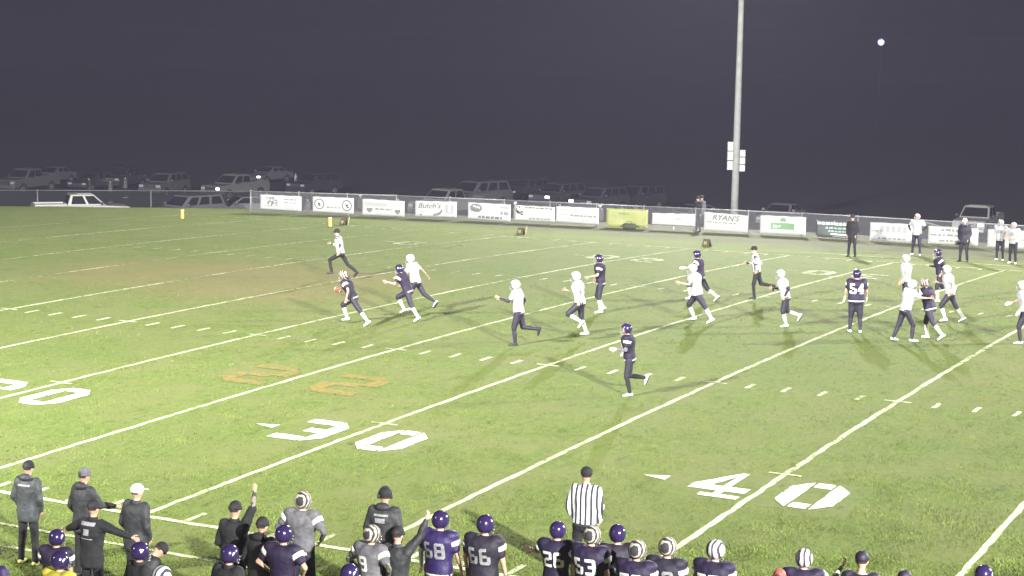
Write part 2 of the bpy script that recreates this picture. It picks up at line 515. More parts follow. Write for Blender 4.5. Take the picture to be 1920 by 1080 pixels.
# ---------------------------------------------------------------- grass blades in front of the bank
def build_grass():
    rng = np.random.default_rng(3)
    n = 150000
    # more blades where the turf is near the camera
    u = rng.uniform(-60, 1980, n); v = 1080 - 560 * rng.uniform(0, 1, n) ** 1.6
    fw, rr, uu = np.array(_fw), np.array(_r), np.array(_u)
    d = fw[None] + rr[None] * ((u - 960) / FPX)[:, None] - uu[None] * ((v - 540) / FPX)[:, None]
    z = np.zeros(n)
    for _ in range(6):
        P = np.array(CAM)[None] + d * ((z - CAM.z) / d[:, 2])[:, None]
        t = (P[:, 1] / YD - 26.67) / 26.67
        z = np.where(np.abs(t) < 1, CROWN * (1 - t * t), 0)
    x, y = P[:, 0], P[:, 1]
    # keep the painted marks clear
    mx = np.abs((x / YD + 2.5) % 5 - 2.5) * YD
    keep = (mx > 0.06) & (np.abs(y) > 0.08)
    for c in (20, 30, 40):
        keep &= ~((np.abs(x - c * YD) < 1.9) & (y > 6.4 * YD) & (y < 8.8 * YD))
    keep &= ~((np.abs((x / YD + .5) % 1 - .5) * YD < 0.09) & (np.abs(y - 17.78 * YD) < 0.34))
    x, y, z = x[keep], y[keep], z[keep] - 0.012
    k = len(x)
    clump = 0.5 + 0.5 * np.sin(x * 2.1 + 3 * np.sin(y * 0.9)) * np.cos(y * 1.7 + 2 * np.sin(x * 0.8))
    h = rng.uniform(0.022, 0.05, k) * (0.6 + 0.8 * clump); w = rng.uniform(0.008, 0.018, k); a = rng.uniform(0, 6.283, k)
    lx, ly = rng.normal(0, 0.03, k), rng.normal(0, 0.03, k)
    V = np.empty((k, 3, 3), np.float32)
    V[:, 0] = np.stack([x - np.cos(a) * w, y - np.sin(a) * w, z], 1)
    V[:, 1] = np.stack([x + np.cos(a) * w, y + np.sin(a) * w, z], 1)
    V[:, 2] = np.stack([x + lx, y + ly, z + h], 1)
    m = bpy.data.meshes.new('grass')
    m.vertices.add(3 * k); m.vertices.foreach_set('co', V.ravel())
    m.loops.add(3 * k); m.loops.foreach_set('vertex_index', np.arange(3 * k, dtype=np.int32))
    m.polygons.add(k); m.polygons.foreach_set('loop_start', np.arange(0, 3 * k, 3, dtype=np.int32))
    m.update(calc_edges=True)
    g = mat('grass blades', (0.112, 0.152, 0.032), 0.8, 0, 0.35, 1.2, spec=0.2)
    return tag(obj('grass', m, g), 'short yellow green grass blades covering the football field', 'grass', kind='stuff')

build_grass()

# ---------------------------------------------------------------- floodlight masts
LAMP_BODY = mat('lamp housing', (0.25, 0.25, 0.26), 0.5, 0.3)
LAMP_FACE = mat('lit floodlight lens', (0.9, 0.9, 0.9), 0.3, emit=(1.0, 0.98, 0.92), estr=60)

def mast(loc, aim, height, label, watts, boxes=False, beam=112, blend=0.6):
    e = empty('light_mast', loc)
    p = MB()
    n = 14; rings = []
    for i in range(9):
        t = i / 8; r = 0.255 - 0.125 * t
        rings.append([Vector((r * math.cos(2 * math.pi * k / n), r * math.sin(2 * math.pi * k / n), height * t)) for k in range(n)])
    p.loft(rings).build('pole', mat('concrete mast', (0.34, 0.35, 0.33), 0.8, 0, 0.12, 3, 0.3, 40), e, True)
    MB().tube((0, 0, -0.3), (0, 0, 0.25), 0.45, 0.42, 14).build('footing', mat('concrete footing', (0.3, 0.3, 0.29), 0.9, 0, 0.15, 6), e)
    d = Vector(aim) - Vector(loc) - Vector((0, 0, height)); h = math.atan2(d.y, d.x)
    ax = Vector((-math.sin(h), math.cos(h), 0)); fw = Vector((math.cos(h), math.sin(h), 0))
    for row in range(2):
        z = height - 0.35 - row * 1.1
        MB().tube(-ax * 1.9 + Vector((0, 0, z)) + fw * 0.2, ax * 1.9 + Vector((0, 0, z)) + fw * 0.2, 0.06).build('crossarm', STEEL, e)
        for i in range(4):
            c = ax * (-1.6 + 1.07 * i) + Vector((0, 0, z + 0.05)) + fw * 0.35
            dn = d.normalized()
            hd = MB().tube(c, c + dn * 0.40, 0.13, 0.30, 12).build('lamp_head', LAMP_BODY, e)
            MB().tube(c + dn * 0.402, c + dn * 0.412, 0.27, 0.27, 12).build('lens', LAMP_FACE, hd)
    if boxes:
        gm = mat('grey enamel cabinet', (0.50, 0.50, 0.52), 0.5, 0.1, 0.1, 5)
        for side, zs, w in ((-1, boxes[0], .30), (1, boxes[1], .30)):
            for z in zs:
                q = MB().box(Vector((_r0.x, _r0.y, 0)) * side * 0.40 + Vector((0, 0, z)), (0.36, 0.30, 0.58 if side < 0 else 0.44), math.atan2(_r0.y, _r0.x)).build('ballast_box', gm, e)
                bevel(q.data, 0.02)
                MB().box(Vector((_r0.x, _r0.y, 0)) * side * 0.24 + Vector((0, 0, z)), (0.10, 0.06, 0.06), math.atan2(_r0.y, _r0.x)).build('bracket', STEEL, e)
    tag(e, label, 'light pole', 'floodlight masts around the field')
    ld = bpy.data.lights.new('floodlight', 'SPOT')
    ld.energy = watts; ld.color = (1.0, 0.985, 0.93); ld.spot_size = R(beam); ld.spot_blend = blend; ld.shadow_soft_size = 0.55
    lo = bpy.data.objects.new('floodlight', ld)
    lo.location = d.normalized() * 1.1 + Vector((0, 0, height - 0.9))
    lo.rotation_euler = d.to_track_quat('-Z', 'Y').to_euler()
    link(lo, e)
    return e

pole_xy = ground(1381, 428)
_pb = on_ground_at(1378.5, (Vector((pole_xy.x, pole_xy.y, 0)) - Vector((CAM.x, CAM.y, 0))).length + 5.0)
mast((_pb.x, _pb.y, _pb.z), (17, 27, 0), 24.0, 'tall pale light pole with grey boxes rising behind the banner fence', FLOOD_W * 0.85, boxes=((5.0, 4.38, 3.76), (4.56, 4.08, 3.6)), beam=104)
mast((12.0, -32.0, zg(12, -32)), (4, 48, 0), 24.0, 'tall pale light pole near the goal line behind the home sideline', FLOOD_W * 2.5, beam=94, blend=1.0)
mast((80.0, -32.0, zg(80, -32)), (30, 41, 0), 24.0, 'tall pale light pole behind the home sideline past midfield', FLOOD_W * 2.95, beam=92, blend=1.0)
mast((78.0, 63.0, zg(78, 63)), (34, 26, 0), 24.0, 'tall pale light pole behind the visitor sideline past midfield', FLOOD_W * 1.6, beam=84)

# ---------------------------------------------------------------- haze lit by the floodlights
def build_haze():
    o = MB().box((0, 524, 11.8), (2010, 1360, 30.6)).build('haze', None)
    m = bpy.data.materials.new('thin night mist'); m.use_nodes = True
    nt = m.node_tree
    for n in list(nt.nodes):
        if n.type != 'OUTPUT_MATERIAL': nt.nodes.remove(n)
    v = nt.nodes.new('ShaderNodeVolumePrincipled')
    v.inputs['Color'].default_value = (0.72, 0.69, 1.0, 1)
    v.inputs['Density'].default_value = HAZE_DENSITY
    v.inputs['Anisotropy'].default_value = 0.0
    nt.links.new(v.outputs[0], nt.nodes['Material Output'].inputs['Volume'])
    o.data.materials.append(m)
    return tag(o, 'thin night mist hanging over the field and car park', 'haze', kind='stuff')

build_haze()
# ---------------------------------------------------------------- fence with banners
MESH_WIRE = None

def wire_material(name, color, cover):
    """chain link: diagonal wires, the rest open"""
    m = bpy.data.materials.new(name); m.use_nodes = True
    nt = m.node_tree; N = nt.nodes; L = nt.links
    b = N['Principled BSDF']; b.inputs['Base Color'].default_value = (*color, 1); b.inputs['Roughness'].default_value = 0.5; b.inputs['Metallic'].default_value = 0.3
    tc = N.new('ShaderNodeTexCoord'); sep = N.new('ShaderNodeSeparateXYZ'); L.new(tc.outputs['UV'], sep.inputs[0])
    outs = []
    for op in ('ADD', 'SUBTRACT'):
        a = N.new('ShaderNodeMath'); a.operation = op; L.new(sep.outputs[0], a.inputs[0]); L.new(sep.outputs[1], a.inputs[1])
        k = N.new('ShaderNodeMath'); k.operation = 'MULTIPLY_ADD'; k.inputs[1].default_value = 1 / 0.075; k.inputs[2].default_value = 500; L.new(a.outputs[0], k.inputs[0])
        f = N.new('ShaderNodeMath'); f.operation = 'FRACT'; L.new(k.outputs[0], f.inputs[0])
        g = N.new('ShaderNodeMath'); g.operation = 'LESS_THAN'; g.inputs[1].default_value = cover; L.new(f.outputs[0], g.inputs[0])
        outs.append(g.outputs[0])
    mx = N.new('ShaderNodeMath'); mx.operation = 'MAXIMUM'; L.new(outs[0], mx.inputs[0]); L.new(outs[1], mx.inputs[1])
    tr = N.new('ShaderNodeBsdfTransparent'); ms = N.new('ShaderNodeMixShader')
    L.new(mx.outputs[0], ms.inputs[0]); L.new(tr.outputs[0], ms.inputs[1]); L.new(b.outputs[0], ms.inputs[2])
    L.new(ms.outputs[0], N['Material Output'].inputs['Surface'])
    return m

WIRE = wire_material('chain link wire', (0.12, 0.12, 0.135), 0.16)
SCREEN = wire_material('dark fence screen', (0.020, 0.024, 0.023), 0.42)
_b = SCREEN.node_tree.nodes['Principled BSDF']
_b.inputs['Metallic'].default_value = 0; _b.inputs['Roughness'].default_value = 0.95; _b.inputs['Specular IOR Level'].default_value = 0.05

def fence(name, pts, height, label, spacing, wire, post_r=0.035, mid_rail=False):
    """posts and rails along a polyline of ground points"""
    e = empty(name, pts[0])
    o0 = Vector(pts[0])
    P = [Vector(p) for p in pts]
    for a, b in zip(P, P[1:]):
        L_ = (b - a).length; n = max(1, round(L_ / spacing))
        for i in range(n):
            q = a.lerp(b, i / n) - o0
            MB().tube(q + Vector((0, 0, -0.2)), q + Vector((0, 0, height + 0.06)), post_r, post_r, 8).build('post', DULL_STEEL, e, True)
        MB().tube(a - o0 + Vector((0, 0, height)), b - o0 + Vector((0, 0, height)), 0.027, 0.027, 8).build('top_rail', DULL_STEEL, e, True)
        if mid_rail:
            MB().tube(a - o0 + Vector((0, 0, height * .82)), b - o0 + Vector((0, 0, height * .82)), 0.02, 0.02, 8).build('middle_rail', DULL_STEEL, e, True)
        vs = [a - o0 + Vector((0, 0, 0.04)), b - o0 + Vector((0, 0, 0.04)), b - o0 + Vector((0, 0, height - 0.03)), a - o0 + Vector((0, 0, height - 0.03))]
        m = mesh_from(vs, [(0, 1, 2, 3)])
        uv = m.uv_layers.new(name='UVMap')
        for li, c in enumerate(((0, 0), (L_, 0), (L_, height), (0, height))): uv.data[li].uv = c
        obj('mesh_panel', m, wire, e)
    q = P[-1] - o0
    MB().tube(q + Vector((0, 0, -0.2)), q + Vector((0, 0, height + 0.06)), post_r, post_r, 8).build('post', DULL_STEEL, e, True)
    return tag(e, label, 'fence')

FPTS = [(-7.45, 51.75), (0, 54.05), (5.7, 55.1), (12.9, 56.1), (20.6, 57.2), (31.5, 57.3), (48, 57.3)]
fence('chain_link_fence', [(x, y, zg(x, y)) for x, y in FPTS], 1.12, 'low grey chain link fence hung with sponsor banners', 2.6, WIRE)

def on_fence(px, py):
    d = ray(px, py)
    for (x0, y0), (x1, y1) in zip(FPTS, FPTS[1:]):
        ex, ey = x1 - x0, y1 - y0
        den = d.x * ey - d.y * ex
        t = ((x0 - CAM.x) * ey - (y0 - CAM.y) * ex) / den
        P = CAM + d * t
        s = ((P.x - x0) * ex + (P.y - y0) * ey) / (ex * ex + ey * ey)
        if (0 <= s <= 1) or (x1 == 48 and s > 1) or (x0 == -7.45 and s < 0): return P
    return P

def text_polys(body, shear=0.0, bold=0.0, res=2):
    cu = bpy.data.curves.new('t', 'FONT'); cu.body = body; cu.shear = shear; cu.offset = bold; cu.resolution_u = res; cu.fill_mode = 'FRONT'
    o = bpy.data.objects.new('t', cu); WORK.collection.objects.link(o)
    dg = work_graph()
    m = bpy.data.meshes.new_from_object(o.evaluated_get(dg))
    vs = [v.co.copy() for v in m.vertices]; fs = [tuple(p.vertices) for p in m.polygons]
    bpy.data.objects.remove(o); bpy.data.meshes.remove(m); bpy.data.curves.remove(cu)
    x0 = min(v.x for v in vs); x1 = max(v.x for v in vs); y0 = min(v.y for v in vs); y1 = max(v.y for v in vs)
    return [((v.x - x0) / (x1 - x0), (v.y - y0) / (y1 - y0)) for v in vs], fs

def split_islands(o, name, m, parent):
    """one object for each separate letter"""
    me = o.data
    adj = {v.index: set() for v in me.vertices}
    for p in me.polygons:
        for a in p.vertices: adj[a].update(p.vertices)
    seen = set()
    for s0 in adj:
        if s0 in seen: continue
        st = [s0]; isl = set()
        while st:
            a = st.pop()
            if a in isl: continue
            isl.add(a); st += adj[a]
        seen |= isl
        idx = {a: i for i, a in enumerate(sorted(isl))}
        q = mesh_from([me.vertices[a].co for a in sorted(isl)], [tuple(idx[a] for a in p.vertices) for p in me.polygons if p.vertices[0] in isl])
        obj(name, q, m, parent)
    bpy.data.objects.remove(o)

INK = {'k': mat('black print', (0.015, 0.015, 0.018), 0.6), 'g': mat('grey print', (0.10, 0.105, 0.105), 0.6), 'l': mat('pale grey print', (0.24, 0.25, 0.245), 0.6),
       'n': mat('green print', (0.10, 0.19, 0.10), 0.6), 'm': mat('pale green print', (0.22, 0.33, 0.20), 0.6), 'w': mat('white print', (0.62, 0.66, 0.64), 0.6), 't': mat('teal print', (0.30, 0.42, 0.38), 0.6)}

def banner(px, label, cloth, prints, group=None):
    """px: corner pixels (x left, x right, top/bottom y on the left, top/bottom y on the right)"""
    xl, xr, tl, bl, tr, br = px
    BLc, BRc = on_fence(xl, bl), on_fence(xr, br)
    flat = BRc - BLc; flat.z = 0
    nrm = Vector((flat.y, -flat.x, 0)).normalized()
    def up(base, x, ytop):
        d = ray(x, ytop); t = (Vector((base.x, base.y, 0)) - Vector((CAM.x, CAM.y, 0))).length / Vector((d.x, d.y, 0)).length
        return Vector((base.x, base.y, CAM.z + d.z * t))
    BLc = BLc + nrm * 0.06; BRc = BRc + nrm * 0.06
    TLc, TRc = up(BLc, xl, tl), up(BRc, xr, tr)
    ph = random.uniform(0, 6)
    def S(u, v, off=0.0):
        p = BLc.lerp(BRc, u).lerp(TLc.lerp(TRc, u), v)
        wob = 0.012 * math.sin(u * 11 + ph) * (1 - 0.6 * v) + 0.006 * math.sin(v * 7 + u * 5 + ph)
        sag = -0.018 * math.sin(u * math.pi * 3 + ph) ** 2 * v
        return p + nrm * (wob + off) + Vector((0, 0, sag))
    o0 = S(0, 0)
    e = empty('banner', o0)
    nu, nv = 16, 6
    mb = MB(); vs = []; fs = []
    for side in (0.0, -0.012):
        for j in range(nv + 1):
            for i in range(nu + 1): vs.append(S(i / nu, j / nv, side) - o0)
    K = (nu + 1) * (nv + 1)
    for j in range(nv):
        for i in range(nu):
            a = j * (nu + 1) + i
            fs.append((a, a + 1, a + nu + 2, a + nu + 1)); fs.append((K + a, K + a + nu + 1, K + a + nu + 2, K + a + 1))
    for i in range(nu):
        fs.append((i, K + i, K + i + 1, i + 1)); a = nv * (nu + 1) + i; fs.append((a, a + 1, K + a + 1, K + a))
    for j in range(nv):
        a = j * (nu + 1); fs.append((a, a + nu + 1, K + a + nu + 1, K + a)); a += nu; fs.append((a, K + a, K + a + nu + 1, a + nu + 1))
    obj('cloth', mesh_from(vs, fs, 'cloth', True), cloth, e)
    # grommets in the corners
    for u, v in ((.02, .95), (.98, .95), (.02, .05), (.98, .05), (.5, .96)):
        c = S(u, v, 0.004) - o0
        MB().tube(c, c + nrm * 0.012, 0.022, 0.022, 8).build('grommet', STEEL, e)
    for kind, args in prints:
        m = MB(); ink = args[-1]
        def poly(pts, off=0.007):
            m.add([S(u, v, off) - o0 for u, v in pts], [tuple(range(len(pts)))])
        if kind == 'bar':                                 # a line of lettering too small to read, broken into words
            u0, u1, v0, v1, ink = args
            u = u0
            while u < u1 - 0.01:
                w = min(random.uniform(0.05, 0.13), u1 - u)
                k = max(2, int(w / 0.018))
                for q in range(k):
                    a = u + w * q / k; hgt = random.uniform(0.72, 1.0)
                    poly([(a, v0), (a + w / k * 0.72, v0), (a + w / k * 0.72, v0 + (v1 - v0) * hgt), (a, v0 + (v1 - v0) * hgt)])
                u += w + 0.022
        elif kind == 'rect':
            u0, u1, v0, v1, ink = args
            n = 8
            for q in range(n):
                a, c = u0 + (u1 - u0) * q / n, u0 + (u1 - u0) * (q + 1) / n
                poly([(a, v0), (c, v0), (c, v1), (a, v1)], 0.005)
        elif kind == 'ring':
            u0, v0, ru, rv, th, ink = args
            for q in range(24):
                a, c = 2 * math.pi * q / 24, 2 * math.pi * (q + 1) / 24
                poly([(u0 + ru * math.cos(a), v0 + rv * math.sin(a)), (u0 + ru * math.cos(c), v0 + rv * math.sin(c)), (u0 + ru * (1 - th) * math.cos(c), v0 + rv * (1 - th) * math.sin(c)), (u0 + ru * (1 - th) * math.cos(a), v0 + rv * (1 - th) * math.sin(a))])
        elif kind == 'poly':
            pts, ink = args
            poly(pts, 0.008)
        elif kind == 'blob':                              # a mottled little picture
            u0, u1, v0, v1, n, ink = args
            for q in range(n):
                cu, cv = random.uniform(u0, u1), random.uniform(v0, v1); ra = random.uniform(.015, .04); rb = ra * 2.0
                poly([(cu + ra * math.cos(2 * math.pi * k / 7) * random.uniform(.6, 1), cv + rb * math.sin(2 * math.pi * k / 7) * random.uniform(.6, 1)) for k in range(7)], 0.007 + q * 0.0007)
        elif kind == 'text':
            body, u0, u1, v0, v1, sh, bold, ink = args
            vs2, fs2 = text_polys(body, sh, bold)
            m.add([S(u0 + (u1 - u0) * a, v0 + (v1 - v0) * c, 0.008) - o0 for a, c in vs2], fs2)
        o_ = m.build('print', INK[ink], e)
        if kind in ('bar', 'blob'): o_['kind'] = 'stuff'
        if kind == 'text':
            split_islands(o_, 'letter', INK[ink], e)
    return tag(e, label, 'banner', group or 'sponsor banners on the fence')

VINYL = mat('white vinyl', (0.36, 0.365, 0.365), 0.5, 0, 0.05, 3)
VINYL2 = mat('ivory vinyl', (0.35, 0.355, 0.33), 0.5, 0, 0.05, 3)
YELLOW = mat('yellow vinyl', (0.22, 0.235, 0.08), 0.5, 0, 0.08, 3)
DARKV = mat('dark slate vinyl', (0.055, 0.065, 0.065), 0.5, 0, 0.1, 3)
banner((489, 566, 364, 391, 368, 396), 'white banner with a scribbled round logo beside four grey text lines', VINYL,
       [('blob', (.12, .40, .2, .85, 26, 'g')), ('ring', (.26, .5, .17, .36, .2, 'l')), ('bar', (.58, .9, .68, .80, 'g')), ('bar', (.58, .9, .48, .58, 'g')), ('bar', (.60, .88, .29, .38, 'l')), ('bar', (.62, .9, .12, .2, 'l'))])
banner((587, 664, 368, 396, 371, 401), 'white banner with a dark ring seal at both ends', VINYL,
       [('ring', (.16, .52, .125, .36, .24, 'g')), ('blob', (.12, .20, .4, .6, 5, 'k')), ('ring', (.83, .50, .125, .36, .24, 'g')), ('blob', (.79, .87, .38, .6, 5, 'k')), ('bar', (.38, .64, .66, .74, 'l')), ('bar', (.36, .66, .50, .58, 'l')), ('bar', (.34, .68, .28, .40, 'g'))])
banner((680, 759, 372, 402, 377, 406), 'ivory banner with a grey shield at each lower corner', VINYL2,
       [('rect', (.06, .60, .55, .82, 'l')), ('bar', (.62, .92, .56, .72, 'l')), ('poly', ([(.10, .45), (.24, .45), (.24, .28), (.17, .12), (.10, .28)], 'g')), ('poly', ([(.77, .42), (.90, .42), (.90, .25), (.835, .10), (.77, .25)], 'g')), ('bar', (.30, .72, .34, .48, 'g')), ('bar', (.34, .62, .12, .2, 'l'))])
banner((779, 857, 376, 405, 378, 407), 'white banner with cursive dark lettering over a dark swoosh', VINYL,
       [('text', ("Butch's", .07, .62, .52, .90, 0.3, 0.02, 'g')), ('poly', ([(.10, .16), (.50, .20), (.60, .34), (.64, .52), (.66, .36), (.60, .14), (.50, .06), (.12, .06)], 'g')), ('poly', ([(.13, .24), (.46, .28), (.46, .34), (.14, .36)], 'l')), ('rect', (.72, .79, .3, .8, 'l')), ('rect', (.86, .93, .3, .8, 'l')), ('rect', (.73, .92, .2, .3, 'l'))])
banner((878, 958, 379, 409, 383, 415), 'white banner with a dark oval logo above a bold dark number line', VINYL,
       [('blob', (.08, .28, .52, .86, 30, 'g')), ('ring', (.19, .68, .14, .26, .3, 'g')), ('bar', (.38, .64, .70, .80, 'l')), ('bar', (.38, .60, .5, .58, 'l')), ('rect', (.74, .94, .72, .86, 'l')), ('bar', (.76, .95, .34, .58, 'g')), ('bar', (.24, .80, .08, .24, 'k'))])
banner((966, 1041, 384, 412, 388, 416), 'white banner with a black spotted picture at its end', VINYL2,
       [('blob', (.03, .2, .35, .92, 18, 'k')), ('bar', (.26, .96, .82, .92, 'k')), ('bar', (.40, .86, .60, .72, 'l')), ('bar', (.36, .88, .10, .22, 'g'))])
banner((1043, 1123, 386, 415, 390, 421), 'white banner divided in three columns of pale text', VINYL,
       [('rect', (.05, .30, .78, .86, 'l')), ('bar', (.36, .95, .74, .84, 'l')), ('bar', (.06, .28, .42, .56, 'l')), ('bar', (.34, .95, .40, .54, 'g')), ('rect', (.315, .325, .05, .95, 'l')), ('rect', (.645, .655, .05, .95, 'l')), ('bar', (.16, .84, .16, .26, 'l'))])
banner((1137, 1215, 390, 425, 393, 427), 'bright yellow banner with one short dark text line', YELLOW,
       [('bar', (.10, .32, .70, .78, 'm')), ('bar', (.30, .55, .68, .82, 'n'))])
banner((1223, 1303, 399, 420, 401, 424), 'narrow white banner hung low with a small grey logo', VINYL,
       [('blob', (.46, .68, .3, .62, 18, 'l')), ('bar', (.24, .44, .36, .46, 'l'))])
banner((1320, 1402, 397, 431, 404, 436), 'white banner with a word in slanted dark capitals', VINYL2,
       [('text', ("RYAN'S", .19, .82, .60, .93, 0.28, 0.025, 'g')), ('bar', (.06, .76, .44, .52, 'g')), ('rect', (.06, .80, .395, .42, 'l')), ('bar', (.20, .80, .18, .28, 'l'))])
banner((1425, 1511, 403, 437, 407, 441), 'white banner with a green nameplate and green crest', VINYL2,
       [('rect', (.24, .75, .26, .62, 'n')), ('rect', (.28, .71, .32, .56, 'm')), ('bar', (.32, .68, .39, .50, 'w')), ('poly', ([(.43, .70), (.57, .70), (.56, .82), (.52, .92), (.48, .92), (.44, .82)], 'n'))])
banner((1530, 1600, 411, 443, 415, 448), 'dark slate banner with pale text lines behind a coach', DARKV,
       [('bar', (.04, .92, .72, .90, 'w')), ('bar', (.26, .92, .50, .62, 't')), ('bar', (.34, .92, .32, .43, 't')), ('rect', (.40, .95, .16, .24, 'w')), ('rect', (.45, .95, .05, .09, 'l'))])
banner((1631, 1728, 416, 450, 421, 456), 'white banner with a row of pale block capitals above dark dashes', VINYL,
       [('rect', (.20, .27, .5, .85, 'l')), ('rect', (.31, .38, .5, .85, 'l')), ('rect', (.42, .49, .5, .85, 'l')), ('rect', (.53, .60, .5, .85, 'l')), ('rect', (.64, .71, .5, .85, 'l')), ('bar', (.05, .16, .5, .58, 'g')), ('bar', (.2, .9, .36, .42, 'l')), ('bar', (.16, .70, .10, .21, 'g'))])
banner((1740, 1834, 423, 456, 428, 461), 'white banner with three dark text lines behind a capped coach', VINYL2,
       [('bar', (.27, .64, .74, .90, 'g')), ('bar', (.05, .34, .46, .58, 'g')), ('bar', (.38, .80, .46, .60, 'g')), ('bar', (.22, .64, .14, .28, 'g'))])
banner((1851, 1945, 429, 463, 433, 468), 'blank white banner behind two players at the fence', VINYL2, [('bar', (.4, .9, .4, .55, 'l'))])

# gate rails that leave the fence towards the car park, far fence beyond the bank
gA = on_fence(1722, 440); gB = on_ground_at(1990, 104)
fence('access_fence', [(gA.x, gA.y + .3, zg(gA.x, gA.y)), ((gA.x + gB.x) / 2, (gA.y + gB.y) / 2, zg((gA.x + gB.x) / 2, (gA.y + gB.y) / 2)), (gB.x, gB.y, zg(gB.x, gB.y))], 1.05, 'plain railed fence running back from the banner fence to the car park', 3.0, WIRE)
lf = [on_ground_at(px, 124) for px in (-160, 70, 283, 500)]
fence('screened_fence', [(p.x, p.y, p.z) for p in lf], 1.40, 'dark screened fence behind the cars below the end zone', 6.5, SCREEN, 0.045)

# ---------------------------------------------------------------- pylons, yard markers
def pylon(px, py, label):
    P = ground(px, py)
    e = empty('end_zone_pylon', P, R(-27))
    a = MB().box((0, 0, .25), (.12, .12, .44), taper=.92).build('post', mat('pylon foam', (0.80, 0.42, 0.10), 0.7, 0, .05), e); bevel(a.data, .012)
    MB().box((0, 0, .44), (.124, .124, .035)).build('band', mat('white tape', (.8, .8, .78), .5), e)
    MB().box((0, 0, .015), (.16, .16, .03)).build('base', mat('black rubber', (.02, .02, .02), .8), e)
    tag(e, label, 'pylon')

pylon(342, 411, 'orange foam pylon at the back corner of the end zone')
pylon(619, 426, 'orange foam pylon on the goal line before the banners')

def yard_marker(px, py, label, rod):
    P = ground(px, py)
    e = empty('yard_marker', P, R(-8))
    m = mat('marker foam', (0.06, 0.055, 0.03), 0.8, 0, .2, 10)
    for s in (-1, 1):
        v = MB().hexa([(-.17, s * .16 - .02, 0), (.17, s * .16 - .02, 0), (.17, s * .16 + .02, 0), (-.17, s * .16 + .02, 0), (-.15, s * .02 - .02, .34), (.15, s * .02 - .02, .34), (.15, s * .02 + .02, .34), (-.15, s * .02 + .02, .34)])
        v.build('panel', m, e)
    for s in (-1, 1):
        MB().box((.04 * s, -.13, .16), (.035, .05, .14)).build('numeral', mat('yellowed numeral', (.30, .28, .12), .7), e)
    if rod:
        MB().tube((.24, 0, 0), (.30, .05, .42), .02).build('rod', mat('tan rod', (.30, .27, .16), .6), e)
    tag(e, label, 'yard marker', 'yard markers along the visitor sideline')

yard_marker(645, 422, 'small dark folding marker beside the goal line pylon', True)
yard_marker(977, 440, 'small dark folding marker below the black spotted banner', True)
yard_marker(1325, 462, 'small dark folding marker below the slanted capitals banner', False)
def bottle(P, label, c):
    e = empty('water_bottle', P)
    MB().tube((0, 0, 0), (0, 0, .2), .04, .042, 10).build('bottle_body', c, e, True)
    MB().tube((0, 0, .2), (0, 0, .25), .035, .012, 10).build('cap', mat('bottle cap', (.5, .5, .5), .5), e, True)
    tag(e, label, 'bottle')
WHITEP = mat('white plastic', (.7, .7, .68), .4)
bottle(ground(653, 404), 'white bottle at the foot of the ring seal banner', WHITEP)
bottle(ground(1263, 431), 'white bottle under the narrow low banner', WHITEP)
def duffel(P, rz, label):
    e = empty('duffel_bag', P, rz)
    a = MB()
    a.capsule((-.22, 0, .15), .15, (.22, 0, .15), .15, 10)
    a.build('bag_body', mat('olive canvas', (.05, .055, .03), .9, 0, .2, 12, .3), e, True)
    MB().path([(-.12, -.1, .26), (-.1, -.02, .40), (.1, -.02, .40), (.12, -.1, .26)], .012).build('handle', mat('black webbing', (.02, .02, .02), .8), e)
    tag(e, label, 'bag')
duffel(ground(1180, 430), R(5), 'dark canvas bag at the foot of the yellow banner')

# ---------------------------------------------------------------- far yard lamp
def yard_lamp():
    P = at_depth(1652, 79, 330)
    base = Vector((P.x, P.y, zg(P.x, P.y)))
    e = empty('street_lamp', base)
    h = P.z - base.z
    MB().tube((0, 0, 0), (0, 0, h + .3), .035, .03, 8).build('pole', mat('dark pole', (.10, .10, .105), .8), e)
    hd = MB().box((0, 0, h + .42), (.7, .7, .22), .6).build('lamp_head', LAMP_BODY, e)
    MB().ellipsoid((0, 0, h + .0), [Vector((.6, 0, 0)), Vector((0, .6, 0)), Vector((0, 0, .6))]).build('lens', mat('blue white lamp', (.9, .9, 1), .3, emit=(.42, .48, 1.0), estr=2.2), hd)
    tag(e, 'distant lamp glowing blue white against the night sky', 'street lamp')
yard_lamp()
# ---------------------------------------------------------------- vehicles (local +x is forward)
GLASS = mat('dark car glass', (0.012, 0.012, 0.016), 0.08, 0, spec=0.6)
TYRE = mat('tyre rubber', (0.015, 0.015, 0.015), 0.9)
RIM = mat('alloy rim', (0.35, 0.35, 0.36), 0.35, 0.8)
CHROME = mat('chrome trim', (0.55, 0.55, 0.56), 0.25, 0.9)
BLACKP = mat('black plastic', (0.02, 0.02, 0.022), 0.6)
HEADL = mat('headlight glass', (0.30, 0.30, 0.33), 0.15)
HEADL_ON = mat('lit headlight', (0.9, 0.9, 0.95), 0.2, emit=(0.95, 0.95, 1.0), estr=5)
TAILL = mat('tail light', (0.25, 0.01, 0.01), 0.3)

def wheel(e, x, y, r, w):
    t = MB().tube((x, y - w / 2, r), (x, y + w / 2, r), r, r, 18).build('wheel', TYRE, e); bevel(t.data, .02)
    s = 1 if y > 0 else -1
    MB().tube((x, y + s * (w / 2 - .01), r), (x, y + s * (w / 2 + .012), r), r * .64, r * .58, 12).build('rim', RIM, t)

def side_panel(e, name, pts, y, m, th=0.012):
    """a flat panel on the flank: (x, z) outline, pushed out a little from y(z)"""
    s = 1 if y(1.0) > 0 else -1
    vs = [(x, y(z) + s * th, z) for x, z in pts] + [(x, y(z) - s * th, z) for x, z in pts]
    n = len(pts)
    fs = [tuple(range(n)), tuple(range(2 * n - 1, n - 1, -1))] + [(i, i + n, (i + 1) % n + n, (i + 1) % n) for i in range(n)]
    return obj(name, mesh_from(vs, fs), m, e)

